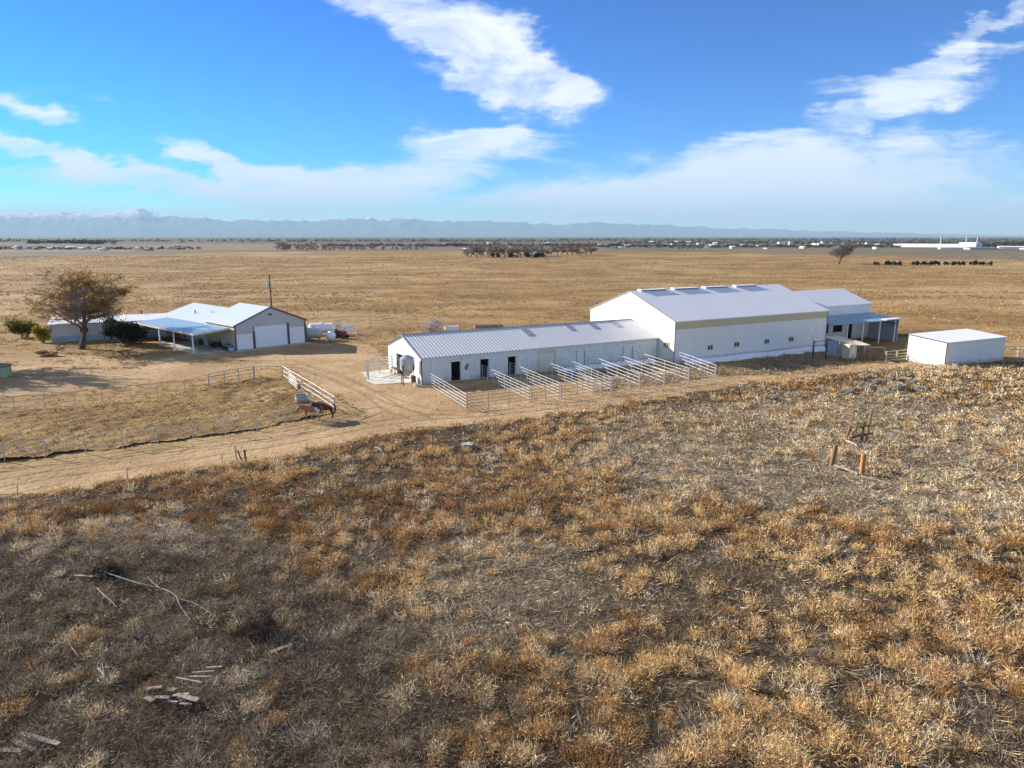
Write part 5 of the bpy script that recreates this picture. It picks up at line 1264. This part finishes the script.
def tree(name, label, cat, base, seed, H, spread, r0, kids, twigs, tw_len, tw_w, colr, leaves=0, leafc=None, leafbox=None, group=None, up=.35, first=.22, bark='bark', gnarl=.25, leaf_s=.16):
    t = thing(name, label, cat, base, group); b = A(*base); r_ = np.random.RandomState(seed)
    segs, tips = grow(seed, H, spread, r0, len(kids), kids, up, (0, 0), first, gnarl)
    zmax = max(s[1][2] for s in segs); f = (H * .93) / zmax
    k = MB()
    for p, q, ra, rb, lv in segs:
        if lv <= 2: k.tube(b + p * f - (Z * .2 if lv == 0 and p[2] < .01 else 0), b + q * f, ra * (1.25 if lv == 0 and p[2] < .2 else 1), rb, 8 if lv == 0 else 5, False)
    k.build('trunk', M[bark], t, True)
    S = [s for s in segs if s[4] >= 2] or segs; P0 = np.array([s[0] for s in S]) * f + b; P1 = np.array([s[1] for s in S]) * f + b; RA = np.array([s[2] for s in S])
    lv3 = np.array([s[4] > 2 for s in S])
    d = P1[lv3] - P0[lv3]; V = []; C = []
    if len(d):
        s = np.cross(d, r_.normal(size=d.shape)); s /= np.linalg.norm(s, axis=1, keepdims=True); w = np.maximum(RA[lv3], tw_w * .6)[:, None]
        for q in range(2):
            s2 = s if q == 0 else np.cross(d, s) / (np.linalg.norm(d, axis=1, keepdims=True) + 1e-9)
            V.append(np.stack([P0[lv3] - s2 * w, P0[lv3] + s2 * w, P1[lv3] + s2 * w * .7], 1)); V.append(np.stack([P0[lv3] - s2 * w, P1[lv3] + s2 * w * .7, P1[lv3] - s2 * w * .7], 1))
        C.append(np.tile(A(*colr) * .85, (4 * len(d), 1)))
    i = r_.randint(0, len(S), twigs); tt = r_.uniform(0, 1, (twigs, 1)); p = P0[i] * (1 - tt) + P1[i] * tt
    dd = P1[i] - P0[i]; dd /= np.linalg.norm(dd, axis=1, keepdims=True); dd = dd * .7 + r_.normal(size=(twigs, 3)) * .55 + A(0, 0, .12); dd /= np.linalg.norm(dd, axis=1, keepdims=True)
    L = r_.uniform(.4, 1.2, (twigs, 1)) * tw_len; s = np.cross(dd, r_.normal(size=dd.shape)); s /= np.linalg.norm(s, axis=1, keepdims=True)
    V.append(np.stack([p - s * tw_w / 2, p + s * tw_w / 2, p + dd * L], 1)); C.append(A(*colr) * r_.uniform(.7, 1.35, (twigs, 1)))
    tri_mesh('crown', np.concatenate(V), np.clip(np.concatenate(C), 0, 1), M['blade'], 3, t)
    if leaves:
        i = r_.randint(0, twigs, leaves * 4); q = p[i] + dd[i] * L[i] * r_.uniform(.3, 1, (leaves * 4, 1))
        if leafbox is not None: q = q[leafbox(q - b, r_)]
        q = q[:leaves]; n = len(q); a = r_.normal(size=(n, 3)); a /= np.linalg.norm(a, axis=1, keepdims=True); c_ = np.cross(a, r_.normal(size=(n, 3))); c_ /= np.linalg.norm(c_, axis=1, keepdims=True)
        ls = leaf_s * r_.uniform(.6, 1.3, (n, 1)); V = np.stack([q - a * ls, q + c_ * ls * .6, q + a * ls, q - c_ * ls * .6], 1)
        tt = r_.uniform(0, 1, n); tri_mesh('leaves', V, lerp(leafc[0], leafc[1], tt), M['leaf'], 4, t)
    return t
def bush(name, label, cat, base, seed, rx, ry, h, n, leafc, ls, stems=9, group=None, lift=.1, lumps=9, stemmat='bark'):
    """many leaf-sized faces spread through uneven lumps on a few stems"""
    t = thing(name, label, cat, base, group); b = A(*base); r_ = np.random.RandomState(seed)
    k = MB()
    ce = np.stack([r_.uniform(-.65, .65, lumps) * rx, r_.uniform(-.65, .65, lumps) * ry, r_.uniform(.28, .80, lumps) * h], 1); cr = r_.uniform(.26, .46, lumps)
    for i in range(min(stems, lumps)): k.pathtube([b + A(r_.uniform(-.12, .12) * rx, r_.uniform(-.12, .12) * ry, -.1), b + ce[i] * A(.6, .6, .55), b + ce[i] + A(0, 0, h * .1)], [.07 * h / 3, .045 * h / 3, .012], 5)
    k.build('stem', M[stemmat], t, True)
    i = r_.randint(0, lumps, n); u = r_.normal(size=(n, 3)); u /= np.linalg.norm(u, axis=1, keepdims=True); rad = r_.uniform(.25, 1, (n, 1)) ** .5 * (1 + .25 * r_.normal(size=(n, 1)))
    q = ce[i] + u * rad * cr[i][:, None] * A(rx, ry, h * .62); q[:, 2] = np.maximum(q[:, 2], lift * h * r_.uniform(.2, 1, n)); q += b
    a = r_.normal(size=(n, 3)) + A(0, 0, .4); a /= np.linalg.norm(a, axis=1, keepdims=True); c_ = np.cross(a, r_.normal(size=(n, 3))); c_ /= np.linalg.norm(c_, axis=1, keepdims=True)
    s = ls * r_.uniform(.5, 1.4, (n, 1)); V = np.stack([q - a * s, q + c_ * s * .55, q + a * s, q - c_ * s * .55], 1)
    tt = np.clip(r_.uniform(0, 1, n) * .7 + .3 * (i % 3) / 2, 0, 1); tri_mesh('foliage', V, lerp(leafc[0], leafc[1], tt) * r_.uniform(.8, 1.2, (n, 1)), M['leaf'], 4, t)
    return t
def yellow_side(q, r_): 
    cl = vnoise(q[:, 0] / 1.6 + 4, q[:, 2] / 1.6 + 9)
    return (cl > .44) & (r_.uniform(0, 1, len(q)) < ss(q[:, 2], 3.6, 8.0) * (.25 + .75 * ss(q[:, 0], -3, 2)))
tree('bare_tree', 'large spreading tree with grey-brown twigs and some yellow leaves before the white bungalow', 'tree', at(81, 349), 21, 12.4, 1.95, .40, (13, 8, 6), 17000, .95, .034, (.23, .175, .14), 7000, ((.22, .135, .04), (.38, .24, .055)), yellow_side, up=.44, first=.33, gnarl=.22)
bush('juniper_shrub', 'large dark juniper shrub in front of the white bungalow', 'shrub', at(123, 344), 4, 3.6, 2.2, 4.0, 7000, ((.022, .030, .020), (.055, .062, .040)), .20, lumps=12)
bush('green_shrub', 'dull green shrub leftmost of the bushes beside the bungalow', 'shrub', at(25, 337), 5, 3.3, 1.9, 3.4, 3200, ((.075, .08, .02), (.20, .185, .04)), .17)
bush('yellow_shrub', 'bright yellow-green shrub by the end of the white bungalow', 'shrub', at(43, 342.5), 6, 1.5, 1.1, 2.6, 1800, ((.24, .20, .02), (.36, .30, .04)), .14)
tree('bare_bush', 'small leafless grey bush left of the big tree trunk', 'bush', at(58, 353), 9, 2.5, 1.5, .07, (6, 5), 500, .6, .03, (.20, .165, .13), up=.2, first=.05)
bush('straw_bush', 'low straw-coloured bush at the foot of the small leafless bush', 'bush', at(47, 356), 12, 1.6, .9, .9, 1500, ((.36, .25, .11), (.50, .36, .18)), .12, 5)
tree('brush_pile', 'tangle of pale grey dead brush in the field behind the barn roof end', 'brush pile', at(429, 331), 31, 2.4, 2.6, .10, (9, 7), 1100, 1.0, .04, (.40, .37, .35), up=-.1, first=.02, bark='wood_grey', gnarl=.5)
tree('brush_pile', 'dark tangled dead brush pile beside the short tan brown board', 'brush pile', atg(247, 640), 32, 1.1, 2.6, .05, (8, 6), 1500, .55, .02, (.07, .055, .045), up=-.1, first=.02, bark='wood_dark', gnarl=.5)
tree('brush_pile', 'black hollow of dead brush at the upper end of the long dead branch', 'brush pile', atg(117, 572), 33, .6, 3.0, .05, (8, 6), 1100, .6, .02, (.045, .036, .03), up=-.2, first=.02, bark='wood_dark', gnarl=.5)
tree('bare_tree', 'large bare tree outside the left border throwing its shade over the yard', 'tree', A(-72.5, 86.0, 0), 27, 15.0, .95, .4, (12, 7, 6), 14000, 1.1, .09, (.15, .115, .10), up=.32, first=.25)
# grey sagebrush on the rise before the metal shed
SAGE = []
r_ = np.random.RandomState(41)
sb = bush('sagebrush', 'grey sagebrush among golden grass before the metal shed', 'bush', atg(880, 384), 41, .9, .8, .8, 700, ((.30, .285, .24), (.50, .46, .38)), .07, 4, 'sagebrush before the metal shed', lumps=6, stemmat='wood_grey')
for px, py, s in ((866, 378, .8), (872, 390, 1.1), (893, 381, 1.0), (900, 390, 1.2), (884, 394, .9), (858, 386, .8), (912, 384, .9), (905, 377, .8), (923, 392, 1.0), (789, 397, .9), (770, 400, 1.0), (848, 393, .8)):
    copy_tree(sb, atg(px, py), r_.uniform(0, 6.28), (s, s, s))

# ------------------------------------------------------------------ far off: groves, lone tree, hedge, town, factory
far_base = A(0, 0, 0)
PROTO = {}
def far_proto(key, seed, colr, green=False):
    if green: t = bush('far_shrub', 'x', 'shrub', far_base, seed, 2.4, 2.4, 4.0, 420, ((.018, .028, .018), (.05, .06, .035)), .42, 3, lumps=6)
    else: t = tree('far_tree', 'x', 'tree', far_base, seed, 10.0, 1.1, .30, (7, 5), 850, 1.7, .16, colr, up=.5, first=.15)
    PROTO[key] = [t, False]
def far_put(key, loc, s, rz, label, cat, group, name=None):
    t, used = PROTO[key]
    if not used:
        PROTO[key][1] = True; t.location = tuple(loc); t.rotation_euler = (0, 0, rz); t.scale = s; t['label'] = label; t['category'] = cat; t['group'] = group; o = t
    else: o = copy_tree(t, loc, rz, s, label, group)
    return o
for i in range(3): far_proto(('red', i), 60 + i, (.25, .17, .14)); far_proto(('grey', i), 70 + i, (.22, .195, .175)); far_proto(('brown', i), 80 + i, (.18, .135, .11))
for i in range(2): far_proto(('green', i), 90 + i, None, True)
r_ = np.random.RandomState(77)
def grove(key, n, x0, x1, base, hpx, label, group):
    for i in range(n):
        px = x0 + (x1 - x0) * (i + r_.uniform(.1, .9)) / n; p = atg(px, base + r_.uniform(-.8, .3)); h = hpx * r_.uniform(.72, 1.12) * p[1] / FOC / 10
        far_put((key, i % 3), p, (h * r_.uniform(1.0, 1.35), h * 1.1, h), r_.uniform(0, 6.28), label, 'tree', group)
grove('red', 15, 275, 331, 251, 9.5, 'reddish bare tree in the far grove left of the picture middle', 'reddish far grove')
grove('grey', 18, 333, 425, 250.5, 6.5, 'low grey bare tree in the thin far row trailing right from the reddish grove', 'thin far row of grey trees')
grove('grey', 20, 466, 548, 257, 13, 'grey bare tree in the big far grove at the picture middle', 'big grey far grove')
grove('brown', 9, 550, 592, 255.5, 13, 'dark brown bare tree in the close clump ending the big far grove', 'dark brown far clump')
grove('grey', 5, 676, 702, 250.5, 7, 'greyish bare tree in the small far clump right of the big grove', 'small far clump')
for i, px in enumerate((495, 513, 527, 535, 541)):
    p = atg(px, 257.8); h = 5.5 * p[1] / FOC / 4
    far_put(('green', i % 2), p, (h * 1.5, h * 1.5, h), i, 'dark evergreen shrub at the foot of the big grey far grove', 'shrub', 'evergreens at the big far grove')
ORDN = ['first', 'second', 'third', 'fourth', 'fifth', 'sixth', 'seventh', 'eighth', 'ninth', 'tenth', 'eleventh', 'twelfth', 'thirteenth', 'fourteenth', 'fifteenth', 'sixteenth', 'seventeenth', 'eighteenth']
for i, px in enumerate((876, 888, 893, 898, 914, 919, 924, 929, 934, 939, 946, 953, 957, 962, 972, 977, 982, 989)):
    p = atg(px, 265.6); h = r_.uniform(4.2, 5.6) * p[1] / FOC / 4
    far_put(('green', i % 2), p, (h * 1.15, h * 1.15, h), i * 1.3, ORDN[i] + ' from the left in the row of dark round evergreen bushes beyond the ranch', 'shrub', 'row of evergreen bushes')
lt = tree('lone_bare_tree', 'lone wide bare tree far beyond the annex, left of the evergreen row', 'tree', atg(838.5, 264), 55, 15.5, 1.15, .55, (12, 7, 5), 4600, 2.0, .12, (.21, .185, .165), up=.5, first=.12)
def far_house(px, py, w, h, lab, grp, mt, rf=True):
    p = atg(px, py); W_ = w * p[1] / FOC; D_ = max(8.0, W_ * .5); h_ = max(2.6, h * p[1] / FOC); rz = r_.uniform(-.5, .5); d = A(math.cos(rz), math.sin(rz), 0); n = A(-d[1], d[0], 0)
    t = thing('far_building', lab, 'building', p, grp); q = p - d * W_ / 2
    MB().box(q - Z * 2, d * W_, n * D_, Z * (h_ * .7 + 2)).build('wall', M[mt], t)
    k = MB(); z0 = h_ * .7; z1 = h_
    a, b, c, e = q - n * .4 + Z * z0 - d * .4, q + d * (W_ + .4) - n * .4 + Z * z0, q + d * (W_ + .4) + n * (D_ + .4) + Z * z0, q - d * .4 + n * (D_ + .4) + Z * z0
    r0 = q - d * .4 + n * D_ / 2 + Z * z1; r1 = q + d * (W_ + .4) + n * D_ / 2 + Z * z1
    k.poly([a, b, r1, r0]); k.poly([c, e, r0, r1]); k.poly([e, a, r0]); k.poly([b, c, r1]); k.poly([a, e, c, b])
    k.build('roof', M['far_roof' if rf else 'far_white'], t)
mts = ['far_white', 'far_white', 'far_grey', 'far_tan']
for i in range(26): far_house(r_.uniform(4, 182), r_.uniform(247.6, 250.8), r_.uniform(2.5, 6), r_.uniform(1.6, 2.6), 'pale low building of the far hazy town at the left', 'far town at the left', mts[i % 4], i % 3 > 0)
for i in range(58): far_house(r_.uniform(596, 880), r_.uniform(242.6, 249.6), r_.uniform(2, 5), r_.uniform(1.5, 2.8), 'tiny pale building of the far hazy town right of the big grove', 'far town at the right', mts[i % 4], i % 3 > 0)
for i in range(8): far_house(r_.uniform(380, 560), r_.uniform(244, 250.6), r_.uniform(2, 4), r_.uniform(1.5, 2.2), 'tiny pale building among the far trees at the picture middle', 'far buildings at the middle', mts[i % 4], i % 2 > 0)
def factory():
    p0 = atg(893, 247); p1 = atg(976, 247.6); d = p1 - p0; L = np.linalg.norm(d[:2]); d = nrm(A(d[0], d[1], 0)); n = A(-d[1], d[0], 0); s = p0[1] / FOC
    t = thing('factory', 'long white far factory with three dark chimneys at the right', 'factory', p0)
    k = MB(); k.box(p0 - Z * 3, d * L, n * 40, Z * (3.2 * s + 3)); k.build('hall', M['far_white'], t)
    k = MB(); k.box(p0 + d * L * .80 - n * .5 - Z * 3, d * L * .2, n * 30, Z * (5.0 * s + 3)); k.build('tower_block', M['far_white'], t)
    for f_, h in ((.56, 11), (.86, 10), (.985, 10)):
        q = p0 + d * L * f_ + n * 12; MB().tube(q, q + Z * h * s, .9 * s * .8, .7 * s * .8, 8).build('chimney', M['far_grey'], t)
    for i, (px, w) in enumerate(((948, 14), (984, 26), (1012, 22), (1040, 24))):
        far_house(px, 249.2 + (i % 2) * .4, w, 2.4, ('long grey shed before the white far factory', 'pale shed right of the far factory chimneys', 'bluish long shed near the right border by the far factory', 'pale shed at the right border')[i] if i < 3 else 'pale far shed beyond the right border', None, 'far_grey' if i % 2 else 'far_white', i % 2 > 0)
factory()
def far_woods():
    """belts of trees of the plain, too far to tell apart"""
    V = []; C = []
    belts = [(30, 115, 243.2, 3.0, 60, 0), (-60, 200, 249, 2.0, 120, 1), (330, 620, 246, 2.6, 200, 1), (600, 900, 247, 2.4, 260, 1), (620, 1060, 243.4, 2.2, 260, 1), (-80, 560, 241.2, 1.8, 240, 1), (975, 1060, 246.5, 3, 60, 0), (560, 1080, 240.4, 1.6, 200, 1)]
    for x0, x1, py, hp, n, k in belts:
        for i in range(int(n * 2.2)):
            px = r_.uniform(x0, x1); p = atg(px, py + r_.uniform(-.9, .9)); s = p[1] / FOC; h = hp * s * r_.uniform(.5, 1.1); w = h * r_.uniform(.8, 2.0)
            c = A(.045, .05, .04) if k == 0 or r_.uniform() < .3 else A(.075, .07, .06)
            m = 10; q = p + np.stack([r_.normal(size=m) * w * .4, r_.normal(size=m) * w * .3, np.abs(r_.uniform(.1, .8, m)) * h], 1)
            a = r_.normal(size=(m, 3)) * h * .28; b = r_.normal(size=(m, 3)) * h * .28
            V.append(np.stack([q + a, q + b, q - a - b * .4], 1)); C.append(np.tile(c, (m, 1)) * r_.uniform(.8, 1.3))
    o = tri_mesh('far_woods', np.concatenate(V), np.concatenate(C), M['blade']); kind(o, 'stuff')
far_woods()
#@@END
